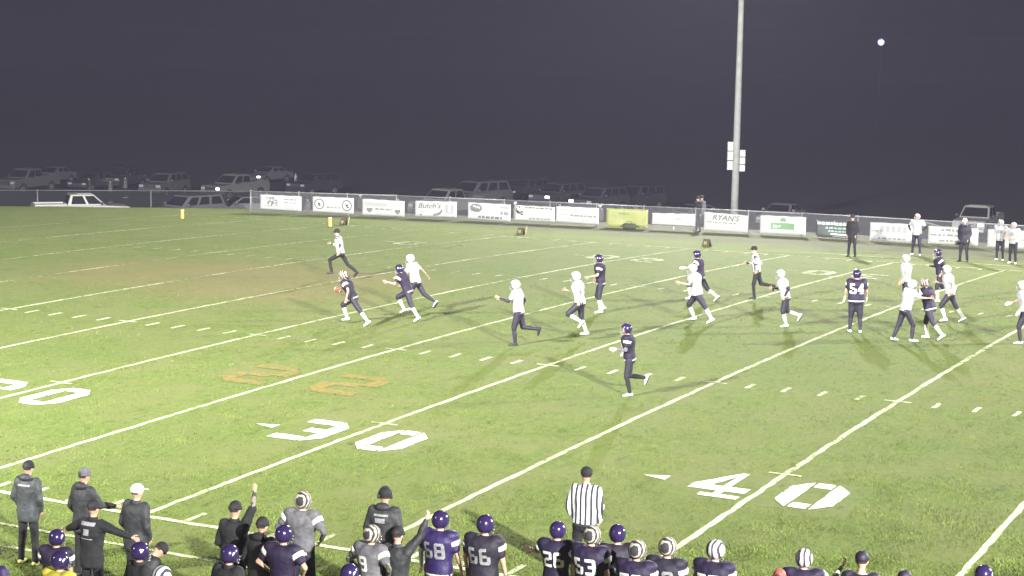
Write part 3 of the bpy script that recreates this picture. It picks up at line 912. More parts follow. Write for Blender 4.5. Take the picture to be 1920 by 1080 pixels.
def vehicle(kind, P, heading, color, label, lights=(), group='vehicles in the car park', scale=1.0):
    e = empty({'pickup': 'pickup_truck', 'suv': 'parked_suv', 'sedan': 'parked_car', 'van': 'box_truck'}[kind], P, heading)
    e.scale = (scale,) * 3
    pm = mat('car paint %.3f %.3f %.3f' % color, color, 0.35, 0.2, spec=0.5)
    if kind == 'pickup':
        W, zb, belt, roof, r = 0.98, 0.48, 1.22, 1.90, 0.40
        prof = [(-2.85, .55), (2.75, .5), (2.86, .72), (2.86, 1.02), (2.70, 1.15), (1.35, belt), (-0.95, belt), (-2.85, belt - .02)]
        green = (-0.95, 1.42, -0.72, 0.62)
        wx = (1.80, -1.75); L0, L1 = -2.85, 2.86
    elif kind == 'suv':
        W, zb, belt, roof, r = 0.96, 0.45, 1.18, 1.82, 0.38
        prof = [(-2.3, .5), (2.3, .45), (2.42, .7), (2.40, .98), (2.25, 1.08), (1.10, belt), (-2.3, belt)]
        green = (-2.28, 1.20, -2.05, 0.45); wx = (1.45, -1.4); L0, L1 = -2.3, 2.42
    elif kind == 'van':
        W, zb, belt, roof, r = 1.05, 0.5, 1.35, 2.15, 0.42
        prof = [(-3.0, .55), (2.5, .5), (2.62, .8), (2.62, 1.15), (2.45, 1.25), (1.70, belt), (-3.0, belt)]
        green = (0.05, 1.80, 0.05, 1.05); wx = (1.7, -1.9); L0, L1 = -3.0, 2.62
    else:
        W, zb, belt, roof, r = 0.90, 0.35, 0.98, 1.45, 0.33
        prof = [(-2.3, .4), (2.2, .35), (2.32, .55), (2.25, .72), (1.0, .92), (0.9, belt), (-1.5, belt), (-2.25, .95)]
        green = (-1.75, 1.05, -0.85, 0.15); wx = (1.4, -1.4); L0, L1 = -2.3, 2.3
    # lower body with tumblehome
    rings = []
    for y, k in ((-W, .93), (-W * .97, 1.0), (W * .97, 1.0), (W, .93)):
        rings.append([Vector((x, y, zb + .08 + (z - zb - .08) * k if z > zb + .1 else z)) for x, z in prof])
    b = MB().loft(rings).build('body', pm, e); bevel(b.data, .035)
    # greenhouse: pillars and roof as a shell, glass set into it
    x0, x1, x2, x3 = green
    yb, yt = W * .95, W * .78
    def gy(z): return yb + (yt - yb) * (z - belt) / (roof - belt)
    g = MB().hexa([(x0, -yb, belt - .03), (x1, -yb, belt - .03), (x1, yb, belt - .03), (x0, yb, belt - .03), (x2, -yt, roof), (x3, -yt, roof), (x3, yt, roof), (x2, yt, roof)])
    cb = g.build('cab', pm, e); bevel(cb.data, .06, 3)
    def gx(t, front): return (x1 + (x3 - x1) * t) if front else (x0 + (x2 - x0) * t)
    def zt(t): return belt + (roof - belt) * t
    for front, nm in ((True, 'windscreen'), (False, 'rear_window')):
        if kind == 'van' and not front: continue
        o_ = .012 if front else -.012
        a, c = .12, .86
        vs = [(gx(a, front) + o_, -gy(zt(a)) * .88, zt(a)), (gx(a, front) + o_, gy(zt(a)) * .88, zt(a)), (gx(c, front) + o_, gy(zt(c)) * .86, zt(c)), (gx(c, front) + o_, -gy(zt(c)) * .86, zt(c))]
        vs += [(v[0] - o_ * 2, v[1], v[2]) for v in vs]
        obj(nm, mesh_from(vs, [(0, 1, 2, 3), (7, 6, 5, 4), (0, 4, 5, 1), (1, 5, 6, 2), (2, 6, 7, 3), (3, 7, 4, 0)]), GLASS, e)
    cuts = {'pickup': (.06, .52, .95), 'suv': (.04, .36, .66, .95), 'sedan': (.1, .5, .93), 'van': (.12, .92)}[kind]
    for s in (-1, 1):
        for a, c in zip(cuts, cuts[1:]):
            def X(u, t): return gx(t, False) + (gx(t, True) - gx(t, False)) * u
            pts = [(X(a + .03, .14), zt(.14)), (X(c - .03, .14), zt(.14)), (X(c - .04, .84), zt(.84)), (X(a + .04, .84), zt(.84))]
            side_panel(e, 'side_window', pts, lambda z, s=s: s * gy(z), GLASS)
            xa, xc = X(a, 0), X(c, 0)
            d = side_panel(e, 'door', [(xa + .02, zb + .16), (xc - .02, zb + .16), (xc - .02, belt - .06), (xa + .02, belt - .06)], lambda z, s=s: s * W, pm, .010)
            MB().box((xa + .18, s * (W + .025), belt - .16), (.18, .03, .035)).build('handle', CHROME, d)
        m = MB().box((x1 - .35, s * (W + .12), belt + .12), (.12, .2, .16)).build('mirror', pm if kind != 'pickup' else BLACKP, e); bevel(m.data, .03)
        for x in wx:
            a = MB().tube((x, s * (W - .02), r + .02), (x, s * (W + .012), r + .02), r * 1.16, r * 1.16, 20).build('wheel_arch', BLACKP, e)
            wheel(e, x, s * (W - .10), r, .24)
        on = ('L' in lights and s > 0) or ('R' in lights and s < 0)
        hz = .93 if kind != 'sedan' else .64
        h = MB().box((L1 - .045, s * W * .76, hz), (.14, .36, .17)).build('headlight', HEADL_ON if on else HEADL, e); bevel(h.data, .03)
        t = MB().box((L0 - .0, s * W * .90, belt - .22), (.08, .14, .34 if kind != 'sedan' else .16)).build('tail_light', TAILL, e); bevel(t.data, .02)
    gr = MB().box((L1 - .02, 0, .90 if kind != 'sedan' else .60), (.10, W * 1.05, .30 if kind != 'sedan' else .14)).build('grille', BLACKP, e)
    for k in range(3 if kind != 'sedan' else 1):
        MB().box((L1 + .035, 0, (.81 if kind != 'sedan' else .60) + .09 * k), (.03, W * 1.0, .028)).build('bar', CHROME, gr)
    f = MB().box((L1 + .0, 0, zb + .10), (.20, W * 1.96, .24)).build('bumper', CHROME if kind == 'pickup' else pm, e); bevel(f.data, .04)
    f = MB().box((L0 + .0, 0, zb + .12), (.20, W * 1.96, .20)).build('bumper', CHROME if kind == 'pickup' else pm, e); bevel(f.data, .04)
    MB().box((0, 0, zb - .02), ((L1 - L0) * .9, W * 1.5, .14)).build('chassis', BLACKP, e)
    if kind == 'pickup':
        # open bed: rails above a dark floor
        MB().box((-1.90, 0, belt + .004), (1.72, W * 1.70, .012)).build('bed_floor', BLACKP, e)
        for s in (-1, 1):
            MB().box((-1.90, s * W * .91, belt + .05), (1.86, .10, .11)).build('bed_rail', pm, e)
        MB().box((-2.80, 0, belt + .05), (.08, W * 1.72, .11)).build('tailgate', pm, e)
        MB().box((0.1, 0, roof + .01), (.9, W * 1.1, .02)).build('roof_panel', pm, e)
    if kind == 'van':
        bx = MB().box((-1.50, 0, 1.95), (2.98, 2.2, 1.5)).build('cargo_box', mat('white box panel', (.15, .15, .155), .5, 0, .06, 2), e); bevel(bx.data, .03)
    return tag(e, label, 'truck' if kind in ('pickup', 'van') else 'car', group)

def facing(P, deg):
    """heading that shows the front turned deg away from the camera (0 = nose towards the camera, + = nose to the photo's left)"""
    d = Vector((CAM.x - P.x, CAM.y - P.y, 0))
    return math.atan2(d.y, d.x) - R(deg)

def park(kind, px, dist, deg, color, label, lights=(), dz=0.0):
    P = on_ground_at(px, dist); P.z += dz
    return vehicle(kind, P, facing(P, deg), color, label, lights)

silver, white, grey, dark = (.30, .30, .31), (.50, .50, .49), (.16, .16, .17), (.05, .05, .058)
park('pickup', 152, 111, -98, (.30, .30, .285), 'pale pickup truck parked tail to the end zone bank below the screened fence')
park('suv', 352, 111, 50, (.11, .11, .12), 'grey boxy car parked below the bank beside the back pylon')
park('sedan', 455, 117, 75, (.13, .13, .14), 'dark low car at the end of the screened fence by the first banner')
park('pickup', 52, 148, 38, (.10, .10, .10), 'grey pickup truck behind the screened fence past the pale pickup')
park('sedan', 100, 160, 35, (.10, .10, .11), 'dark car with both headlights on behind the screened fence', ('L', 'R'))
park('suv', 310, 143, 30, (.09, .095, .09), 'grey upright car with a wide grille behind the screened fence')
park('pickup', 442, 140, 42, (.15, .15, .145), 'light pickup truck nose to the fence with one headlight on', ('L',))
park('sedan', 505, 162, 40, (.12, .12, .13), 'dark car with headlights on behind the light pickup', ('L', 'R'))
park('pickup', 838, 118, 38, (.16, .16, .155), 'pale pickup truck behind the shield banner and swoosh banner', ('L',))
P_ = on_ground_at(893, 128)
vehicle('suv', P_, facing(P_, 44), (.085, .085, .09), 'tall grey van like car standing behind the pale pickup', (), scale=1.16)
for px_, d_, a_, k_, l_, t_ in ((175, 152, 35, 'sedan', (), 'small dark car far behind the screened fence between two pickups'), (232, 154, 30, 'suv', (), 'small dark car far beyond the lone fence post'),
        (590, 146, 40, 'suv', (), 'small dark car far behind the ring seal banner'), (985, 140, 38, 'suv', ('R',), 'small dark car with a lit headlight far behind the spotted banner'),
        (1195, 128, 36, 'suv', (), 'small dark car far behind the yellow banner')):
    park(k_, px_, d_, a_, (.035, .035, .04), t_, l_)
park('suv', 1048, 130, 36, (.05, .05, .055), 'dim grey car behind the three column banner', ('L',))
park('suv', 1125, 124, 34, (.05, .05, .055), 'dim grey car between the three column and yellow banners', ('R',))
park('sedan', 1300, 112, 55, (.08, .08, .09), 'dark car with a lit headlight behind the narrow low banner', ('L',))
park('sedan', 1468, 116, 20, (.14, .14, .15), 'low car behind the green crest banner')
park('pickup', 1838, 114, 12, (.28, .28, .27), 'pale pickup truck with lights on behind the access fence', ('L',))
# ---------------------------------------------------------------- people
SKIN = mat('skin', (0.42, 0.26, 0.19), 0.55, 0, .08, 12)
SKIN_D = mat('brown skin', (0.13, 0.075, 0.05), 0.55, 0, .08, 12)
HAIR = mat('dark hair', (0.025, 0.018, 0.014), 0.7, 0, .3, 60)
EYE = mat('eye', (0.02, 0.02, 0.02), 0.2)
CL = {
    'home': mat('dark purple jersey', (0.010, 0.005, 0.025), 0.7, 0, .25, 7, .35, 14),
    'home_black': mat('black jersey', (0.011, 0.008, 0.018), 0.7, 0, .25, 7, .35, 14),
    'white': mat('white jersey', (0.31, 0.32, 0.345), 0.7, 0, .06, 6, .4, 12),
    'whitepants': mat('white knit', (0.36, 0.36, 0.345), 0.7, 0, .05, 6, .3, 14),
    'navy': mat('dark football pants', (0.013, 0.010, 0.022), 0.6, 0, .2, 7, .3, 14),
    'black': mat('black cloth', (0.008, 0.008, 0.010), 0.8, 0, .3, 9, .4, 12),
    'charcoal': mat('charcoal jacket', (0.019, 0.020, 0.023), 0.65, 0, .3, 6, .55, 10),
    'slate': mat('slate jacket', (0.032, 0.036, 0.040), 0.6, 0, .3, 6, .55, 10),
    'teal': mat('grey teal sleeve', (0.085, 0.105, 0.105), 0.6, 0, .2, 6, .5, 10),
    'greyk': mat('heather grey', (0.095, 0.093, 0.105), 0.8, 0, .3, 14, .4, 12),
    'camo': stripe_mat('camouflage', (.035, .040, .024), (.20, .18, .16), .09, 1, 0, .25),
    'zebra': stripe_mat('striped shirt', (0.62, 0.62, 0.64), (0.022, 0.02, 0.03), 0.082, 0, 0.25, 0, .55),
    'yellow': mat('yellow mesh bib', (0.34, 0.31, 0.03), .7, 0, .1, 8),
    'yshoe': mat('pale yellow shoe', (0.55, 0.52, 0.16), .6),
    'wshoe': mat('white shoe', (0.62, 0.62, 0.60), .5),
    'bshoe': mat('black shoe', (0.02, 0.02, 0.022), .5),
    'purple': mat('bright purple cloth', (0.016, 0.008, 0.060), .6, 0, .2, 8, .4, 12),
    'red': mat('red cloth', (0.35, 0.06, 0.05), .6),
    'print': mat('jersey white print', (0.55, 0.54, 0.52), .6),
    'greyprint': mat('worn grey print', (0.20, 0.20, 0.215), .6, 0, .3, 25),
    'hwhite': mat('white helmet', (0.36, 0.36, 0.385), .22, spec=.6),
    'hdark': mat('dark purple helmet', (0.020, 0.012, 0.055), .18, spec=.7),
    'htiger': stripe_mat('striped helmet', (.34, .30, .24), (.02, .018, .025), .062, 1, .2, .09, .52),
    'hsilver': stripe_mat('silver helmet with dark stripes', (.40, .40, .42), (.03, .025, .05), .075, 0, .3, .05, .62),
    'mask': mat('face mask bars', (0.30, 0.30, 0.31), .4, .3),
    'maskd': mat('dark face mask', (0.02, 0.02, 0.025), .4),
}
UP = Vector((0, 0, 1))

def dirv(f, o, side):
    f, o = R(f), R(o)
    return Vector((math.sin(o) * side, math.cos(o) * math.sin(f), -math.cos(o) * math.cos(f)))

def digits_on(jersey, text, centre, up, width_dir, out_dir, size, m, parent, name='number', font=False):
    """numerals laid onto the cloth: each polygon is dropped onto the jersey surface"""
    bvh = BVHTree.FromPolygons([v.co for v in jersey.vertices], [p.vertices for p in jersey.polygons])
    n = len(text); pitch = size * .74
    for i, ch in enumerate(text):
        x0 = (i - n / 2) * pitch + size * .06
        vs = []; fs = []
        bm = bmesh.new()
        for poly in digit_polys(ch, t=.185):
            f = bm.faces.new([bm.verts.new((p[0], p[1], 0)) for p in poly])
        bmesh.ops.triangulate(bm, faces=bm.faces[:])
        bmesh.ops.subdivide_edges(bm, edges=bm.edges[:], cuts=2, use_grid_fill=True)
        ok = True
        for v in bm.verts:
            p = centre + width_dir * (x0 + v.co.x * size) + up * ((v.co.y - .5) * size)
            hit = bvh.ray_cast(p + out_dir * 0.6, -out_dir, 1.2)
            if hit[0] is None: hit = (p + out_dir * .1,)
            v.co = hit[0] + out_dir * 0.008
        me = bpy.data.meshes.new('n'); bm.to_mesh(me); bm.free()
        obj(name, me, m, parent)

def patch_on(jersey, polys, centre, up, width_dir, out_dir, m, parent, name):
    bvh = BVHTree.FromPolygons([v.co for v in jersey.vertices], [p.vertices for p in jersey.polygons])
    bm = bmesh.new()
    for poly in polys:
        bm.faces.new([bm.verts.new((p[0], p[1], 0)) for p in poly])
    bmesh.ops.triangulate(bm, faces=bm.faces[:])
    bmesh.ops.subdivide_edges(bm, edges=bm.edges[:], cuts=3, use_grid_fill=True)
    for v in bm.verts:
        p = centre + width_dir * v.co.x + up * v.co.y
        hit = bvh.ray_cast(p + out_dir * 0.6, -out_dir, 1.2)
        v.co = (hit[0] if hit[0] is not None else p + out_dir * .1) + out_dir * 0.008
    me = bpy.data.meshes.new('n'); bm.to_mesh(me); bm.free()
    return obj(name, me, m, parent)

POSE = {
    'stand': dict(lean=2, la=((4, 10), (14, 4)), ra=((2, 10), (12, 4)), ll=((3, 4), (-3, 3)), rl=((-2, 4), (-6, 3))),
    'hips': dict(lean=1, la=((-12, 42), (40, -30)), ra=((-12, 42), (40, -30)), ll=((3, 7), (0, 5)), rl=((0, 7), (-3, 5))),
    'pockets': dict(lean=1, la=((-8, 16), (26, -12)), ra=((-8, 16), (26, -12)), ll=((2, 5), (-2, 4)), rl=((0, 5), (-4, 4))),
    'kick': dict(lean=9, la=((-45, 12), (25, -5)), ra=((14, 10), (98, -28)), ll=((14, 2), (-6, 1)), rl=((-12, 2), (-88, 2))),       # right shin thrown back
    'kickR': dict(lean=9, ra=((-45, 12), (25, -5)), la=((14, 10), (98, -28)), rl=((14, 2), (-6, 1)), ll=((-12, 2), (-88, 2))),
    'stride': dict(lean=14, la=((22, 12), (105, -28)), ra=((-48, 14), (20, -5)), ll=((-30, 4), (-52, 3)), rl=((58, 4), (-12, 2))),
    'strideR': dict(lean=14, ra=((22, 12), (105, -28)), la=((-48, 14), (20, -5)), rl=((-30, 4), (-52, 3)), ll=((58, 4), (-12, 2))),
}

def person(label, cat, where, heading, pose, outfit, H=1.83, anchor='foot', group=None, voxel=0.024, lift=0.0, head=(0, 0), skin=None, girth=1.0, **over):
    p = dict(POSE[pose]) if isinstance(pose, str) else dict(pose)
    p.update(over)
    s = H / 1.83
    skin = skin or SKIN
    o = outfit
    lean, sidel = R(p.get('lean', 0)), R(p.get('side', 0))
    up = Vector((math.sin(sidel), math.sin(lean), math.cos(lean) * math.cos(sidel))).normalized()
    tw = Matrix.Rotation(R(p.get('twist', 0)), 3, 'Z')
    rt = (tw @ Vector((1, 0, 0))); rt = (rt - up * rt.dot(up)).normalized()
    fwd = up.cross(rt)
    pel = Vector((0, 0, 0)); J = {}
    sh = pel + up * (.53 * s)
    neck = pel + up * (.60 * s)
    hd_up = (up * .55 + UP * .45 + fwd * .12).normalized()
    hrot = Matrix.Rotation(R(head[0]), 3, hd_up)
    hf = hrot @ fwd; hf = (hf - hd_up * hf.dot(hd_up)).normalized()
    hp = Matrix.Rotation(R(head[1]), 3, hd_up.cross(hf)); hf = hp @ hf; hd_up = hp @ hd_up
    hr = hf.cross(hd_up)
    pads = o.get('pads', False)
    hc = neck + hd_up * ((.128 if pads else .148) * s)
    shw = (.20 if pads else .185) * s
    for k, sd in (('l', -1), ('r', 1)):
        hip = pel + Vector((sd * .095 * s, 0, -.02 * s))
        (tf, to), (sf, so) = p[k + 'l']
        kn = hip + dirv(tf, to, sd) * (.435 * s)
        an = kn + dirv(sf, so, sd) * (.42 * s)
        fa = sf * .35 if abs(sf) < 30 else sf * .85
        ft = Vector((sd * .18, math.cos(R(fa)), math.sin(R(fa)))).normalized()
        J[k + 'hip'], J[k + 'kn'], J[k + 'an'], J[k + 'ft'] = hip, kn, an, ft
        S0 = sh + rt * (sd * shw) - up * (.015 * s)
        (uf, uo), (ef, eo) = p[k + 'a']
        el = S0 + tw @ dirv(uf, uo, sd) * (.285 * s)
        wr = el + tw @ dirv(ef, eo, sd) * (.25 * s)
        J[k + 'sh'], J[k + 'el'], J[k + 'wr'] = S0, el, wr
    # lowest sole
    low = None
    for k in 'lr':
        for q in (J[k + 'an'] - Vector((0, 0, .075 * s)), J[k + 'an'] + J[k + 'ft'] * .17 * s - Vector((0, 0, .055 * s)), J[k + 'an'] - J[k + 'ft'] * .05 * s - Vector((0, 0, .07 * s))):
            if low is None or q.z < low.z: low = q; lowk = k
    org = Vector((J[lowk + 'an'].x, J[lowk + 'an'].y, low.z)) if anchor == 'foot' else Vector((pel.x, pel.y, low.z))
    if anchor == 'head': org = Vector((hc.x, hc.y, low.z))
    org.z -= lift
    if len(where) == 2 and anchor == 'head':
        top = (hc + hd_up * .125 * s).z - org.z + o.get('hat_h', .02)
        P = ground(where[0], where[1], top)
        where = (P.x, P.y, zg(P.x, P.y))
    elif len(where) == 2:
        P = ground(*where)
        where = (P.x, P.y, zg(P.x, P.y))
    for a in list(J):
        if not a.endswith('ft'): J[a] = J[a] - org
    pel, sh, neck, hc = pel - org, sh - org, neck - org, hc - org
    e = empty('person', where, R(heading - 90))
    G = girth * s * (1.07 if pads else 1.0)

    def ring(c, hw, hd, n=14, sq=1.0):
        return [c + rt * (hw * math.copysign(abs(math.cos(a)) ** sq, math.cos(a))) + fwd * (hd * math.copysign(abs(math.sin(a)) ** sq, math.sin(a))) for a in [2 * math.pi * i / n for i in range(n)]]
    def torso(mb, rows, infl=1.0):
        mb.loft([ring(pel + up * (t * s), w * G * infl, d * G * infl) for t, w, d in rows])
    BODY = [(-.10, .10, .09), (-.05, .165, .118), (.04, .17, .12), (.16, .148, .105), (.28, .155, .115), (.38, .175, .125), (.47, .18, .118), (.53, .15, .09), (.57, .08, .065)]
    # ---- body
    b = MB()
    torso(b, BODY)
    b.capsule(neck - up * .06 * s, .058 * s, hc - hd_up * .06 * s, .055 * s)
    b.ellipsoid(hc + hd_up * .015 * s, [hr * .078 * s, hf * .098 * s, hd_up * .115 * s], 14, 9)
    b.ellipsoid(hc - hd_up * .055 * s + hf * .028 * s, [hr * .055 * s, hf * .065 * s, hd_up * .065 * s], 12, 7)
    b.capsule(hc + hf * .092 * s + hd_up * .01 * s, .010 * s, hc + hf * .112 * s - hd_up * .025 * s, .016 * s, 8)
    for sd in (-1, 1):
        b.ellipsoid(hc + hr * (sd * .080 * s) - hd_up * .005 * s, [hr * .014 * s, hf * .024 * s, hd_up * .034 * s], 8, 5)
    arms = []
    for k, sd in (('l', -1), ('r', 1)):
        b.capsule(J[k + 'hip'], .085 * G, J[k + 'kn'], .056 * s)
        b.capsule(J[k + 'kn'], .053 * s, J[k + 'kn'].lerp(J[k + 'an'], .35), .056 * s)
        b.capsule(J[k + 'kn'].lerp(J[k + 'an'], .35), .056 * s, J[k + 'an'], .036 * s)
        ft = J[k + 'ft']; an = J[k + 'an']; dn = Vector((0, 0, -1)); dn = (dn - ft * dn.dot(ft)).normalized() if abs(ft.z) < .9 else Vector((0, -1, 0))
        b.capsule(an - ft * .03 * s + dn * .035 * s, .036 * s, an + ft * .15 * s + dn * .045 * s, .028 * s)
        b.capsule(J[k + 'sh'], .060 * s, J[k + 'el'], .043 * s)
        b.capsule(J[k + 'el'], .043 * s, J[k + 'wr'], .029 * s)
        hdv = (J[k + 'wr'] - J[k + 'el']).normalized()
        palm = J[k + 'wr'] + hdv * .05 * s
        ac = (rt * sd).cross(hdv); ac = ac.normalized() if ac.length > .2 else fwd
        fl = hdv.cross(ac).normalized()            # towards the palm side / thigh
        b.ellipsoid(palm, [ac * .042 * s, fl * .022 * s, hdv * .058 * s], 10, 6)
        arms.append((k, sd, palm, hdv, ac, fl))
    bm_ = remesh(b, voxel, 2, 'body')
    # five separate fingers on each palm, unequal and half curled
    if o.get('fingers', True):
        f_ = MB()
        curl = p.get('curl', .6)
        for k, sd, palm, hdv, ac, fl in arms:
            for i, (off, ln) in enumerate(((-.030, .060), (-.010, .070), (.010, .066), (.029, .050))):
                a0 = palm + ac * off * s + hdv * .045 * s
                a1 = a0 + (hdv * math.cos(curl * .6) - fl * sd * math.sin(curl * .6)) * ln * .55 * s
                a2 = a1 + (hdv * math.cos(curl * 1.8) - fl * sd * math.sin(curl * 1.8)) * ln * .6 * s
                f_.capsule(a0, .0095 * s, a1, .009 * s, 6); f_.capsule(a1, .009 * s, a2, .0075 * s, 6)
            t0 = palm + ac * .036 * s - hdv * .015 * s
            t1 = t0 + (ac * .7 + hdv * .7) * .035 * s; t2 = t1 + (ac * .2 + hdv * .95) * .03 * s
            f_.capsule(t0, .012 * s, t1, .010 * s, 6); f_.capsule(t1, .010 * s, t2, .008 * s, 6)
        q = f_.mesh()
        bmx = bmesh.new(); bmx.from_mesh(bm_); bmx.from_mesh(q)
        for f in bmx.faces: f.smooth = True
        bmx.to_mesh(bm_); bmx.free(); bpy.data.meshes.remove(q)
    obj('body', bm_, skin, e)
    # ---- upper garment
    top = CL[o['top']]
    t = MB()
    if pads:
        infl = 1.17
        rows = [(-.015 if not o.get('untuck') else -.12, .168, .125), (.06, .166, .124), (.18, .156, .115), (.30, .172, .13), (.40, .20, .15), (.47, .215, .15), (.53, .20, .135), (.575, .12, .10), (.595, .085, .08)]
        torso(t, rows, infl)
        for k, sd in (('l', -1), ('r', 1)):
            S0 = J[k + 'sh']; d = (J[k + 'el'] - S0).normalized()
            t.ellipsoid(S0 + up * .028 * s - rt * sd * .015 * s, [rt * .125 * s, fwd * .125 * s, up * .085 * s], 12, 7)
            t.capsule(S0, .095 * s, S0 + d * .16 * s, .080 * s)
    else:
        infl = o.get('infl', 1.16)
        z0 = -.17 if o.get('long', True) else -.02
        rows = [(z0, .165, .125), (.0, .168, .126), (.12, .158, .115), (.25, .160, .12), (.38, .182, .13), (.47, .19, .122), (.535, .155, .10), (.575, .09, .075)]
        torso(t, rows, infl)
        for k, sd in (('l', -1), ('r', 1)):
            t.capsule(J[k + 'sh'] - rt * sd * .01 * s, .078 * G * infl, J[k + 'el'], .056 * s * infl)
            if o.get('sleeve', 'long') == 'long' and 'sleeve_mat' not in o:
                t.capsule(J[k + 'el'], .056 * s * infl, J[k + 'wr'], .042 * s * infl)
    jm = remesh(t, voxel, 3, 'top', .018 if pads else .034)
    jo = obj('jersey' if pads else ('shirt' if o['top'] == 'zebra' else 'jacket'), jm, top, e)
    if o.get('hood'):
        h = MB(); h.ellipsoid(neck - fwd * .07 * s + up * .0 * s, [rt * .13 * s, fwd * .09 * s, up * .07 * s])
        obj('hood', remesh(h, .02, 2, 'hood'), top, e)
    if not pads and o.get('collar', True):
        c = MB().tube(neck - up * .05 * s, neck + up * .02 * s, .085 * s, .072 * s, 12)
        c.build('collar', top, jo, True)
    for k, sd in (('l', -1), ('r', 1)):
        sm = o.get('sleeve_mat')
        if sm and o.get('bare') != k:
            q = MB(); q.capsule(J[k + 'sh'].lerp(J[k + 'el'], .3), .060 * s, J[k + 'el'], .050 * s); q.capsule(J[k + 'el'], .050 * s, J[k + 'wr'], .037 * s)
            obj('sleeve', remesh(q, .02, 2, 'sleeve'), CL[sm], e)
        if o.get('glove'):
            a = [x for x in arms if x[0] == k][0]
            q = MB().ellipsoid(a[2], [a[4] * .050 * s, a[5] * .030 * s, a[3] * .068 * s]); q.capsule(J[k + 'wr'] - a[3] * .03 * s, .036 * s, J[k + 'wr'] + a[3] * .03 * s, .036 * s)
            q.ellipsoid(a[2] + a[3] * .07 * s - a[5] * sd * .015 * s, [a[4] * .045 * s, a[5] * .028 * s, a[3] * .045 * s])
            obj('glove', remesh(q, .014, 1, 'glove'), CL[o['glove']], e)
        if pads and o.get('pad_mark'):
            S0 = J[k + 'sh'] + up * .03 * s
            d = (J[k + 'el'] - J[k + 'sh']).normalized()
            q = MB(); c0 = J[k + 'sh'] + d * .05 * s; c1 = J[k + 'sh'] + d * .115 * s
            q.tube(c0, c1, .108 * s, .096 * s, 14)
            q.build('sleeve_stripe', CL[o['pad_mark']], jo, True)
    if o.get('number'):
        side = o.get('num_side', 'back')
        out = -fwd if side == 'back' else fwd
        wd = rt if side == 'back' else -rt
        digits_on(jm, o['number'], pel + up * (.335 * s), up, wd, out, o.get('num_size', .235) * s, CL[o.get('num_mat', 'print')], jo)
    for (u0, u1, v0, v1, mm, nm) in o.get('patches', ()):
        patch_on(jm, [[(u0, v0), (u1, v0), (u1, v1), (u0, v1)]], pel + up * (.35 * s), up, rt, fwd if nm.startswith('chest') else -fwd, CL[mm], jo, nm)
    # ---- legs
    lw = MB(); pn = CL[o['pants']]
    torso(lw, [(-.13, .10, .10), (-.08, .172, .132), (.0, .178, .134), (.05, .172, .128)], 1.04)
    for k, sd in (('l', -1), ('r', 1)):
        lw.capsule(J[k + 'hip'], (.116 if pads else .106) * G, J[k + 'kn'], (.084 if pads else .076) * s)
        if o.get('short_pants'):
            lw.capsule(J[k + 'kn'], .084 * s, J[k + 'kn'].lerp(J[k + 'an'], .16), .072 * s)
        else:
            lw.capsule(J[k + 'kn'], .074 * s, J[k + 'an'] + Vector((0, 0, .01)), .058 * s)
    lo = obj('pants', remesh(lw, voxel, 2, 'pants', .012 if pads else .026), pn, e)
    if o.get('belt'):
        c = pel - up * .028 * s
        q = MB().loft([ring(c - up * .022 * s, .186 * G, .142 * G), ring(c + up * .022 * s, .186 * G, .142 * G)])
        q.build('belt', CL[o['belt']], lo, True)
    for k, sd in (('l', -1), ('r', 1)):
        ft = J[k + 'ft']; an = J[k + 'an']; dn = Vector((0, 0, -1)); dn = (dn - ft * dn.dot(ft)).normalized() if abs(ft.z) < .9 else Vector((0, -1, 0))
        if o.get('short_pants'):
            q = MB(); a = J[k + 'kn'].lerp(an, .16)
            q.capsule(a, .066 * s, J[k + 'kn'].lerp(an, .4), .070 * s); q.capsule(J[k + 'kn'].lerp(an, .4), .070 * s, an, .048 * s)
            obj('sock', remesh(q, .02, 2, 'sock'), CL[o.get('sock', 'whitepants')], e)
        q = MB()
        q.capsule(an - ft * .035 * s + dn * .030 * s, .047 * s, an + ft * .06 * s + dn * .030 * s, .046 * s)
        q.capsule(an + ft * .05 * s + dn * .036 * s, .044 * s, an + ft * .165 * s + dn * .046 * s, .033 * s)
        sho = obj('shoe', remesh(q, .016, 2, 'shoe'), CL[o.get('shoe', 'wshoe')], e)
        q = MB(); c = an + ft * .07 * s + dn * .074 * s; sx = ft.cross(dn)
        q.hexa([c - ft * .125 * s - sx * .036 * s + dn * .012, c + ft * .125 * s - sx * .036 * s + dn * .012, c + ft * .125 * s + sx * .036 * s + dn * .012, c - ft * .125 * s + sx * .036 * s + dn * .012,
                c - ft * .125 * s - sx * .036 * s - dn * .012, c + ft * .125 * s - sx * .036 * s - dn * .012, c + ft * .125 * s + sx * .036 * s - dn * .012, c - ft * .125 * s + sx * .036 * s - dn * .012])
        q.build('sole', CL['bshoe'], sho)
    # ---- head
    hat = o.get('hat')
    if hat in ('helmet', 'helmet_off'):
        hm = CL[o.get('helmet', 'hdark')]
        n, m2 = 20, 12; vs = []; fs = []; keep = {}
        A = (.112 * s, .134 * s, .123 * s)
        for i in range(m2 + 1):
            th = -math.pi * .36 + (math.pi / 2 + math.pi * .36) * i / m2
            for j in range(n):
                a = 2 * math.pi * j / n
                x, y, z = math.cos(th) * math.sin(a), math.cos(th) * math.cos(a), math.sin(th)
                vs.append(hc + hd_up * .018 * s + hr * x * A[0] + hf * y * A[1] + hd_up * z * A[2])
        for i in range(m2):
            for j in range(n):
                a = 2 * math.pi * (j + .5) / n; th = -math.pi * .36 + (math.pi / 2 + math.pi * .36) * (i + .5) / m2
                if math.cos(a) > .52 and th < .42: continue           # face opening
                q0 = i * n + j; q1 = i * n + (j + 1) % n
                fs.append((q0, q1, q1 + n, q0 + n))
        me = mesh_from([Vector((0, 0, 0))] * len(vs), fs, 'helmet', True)
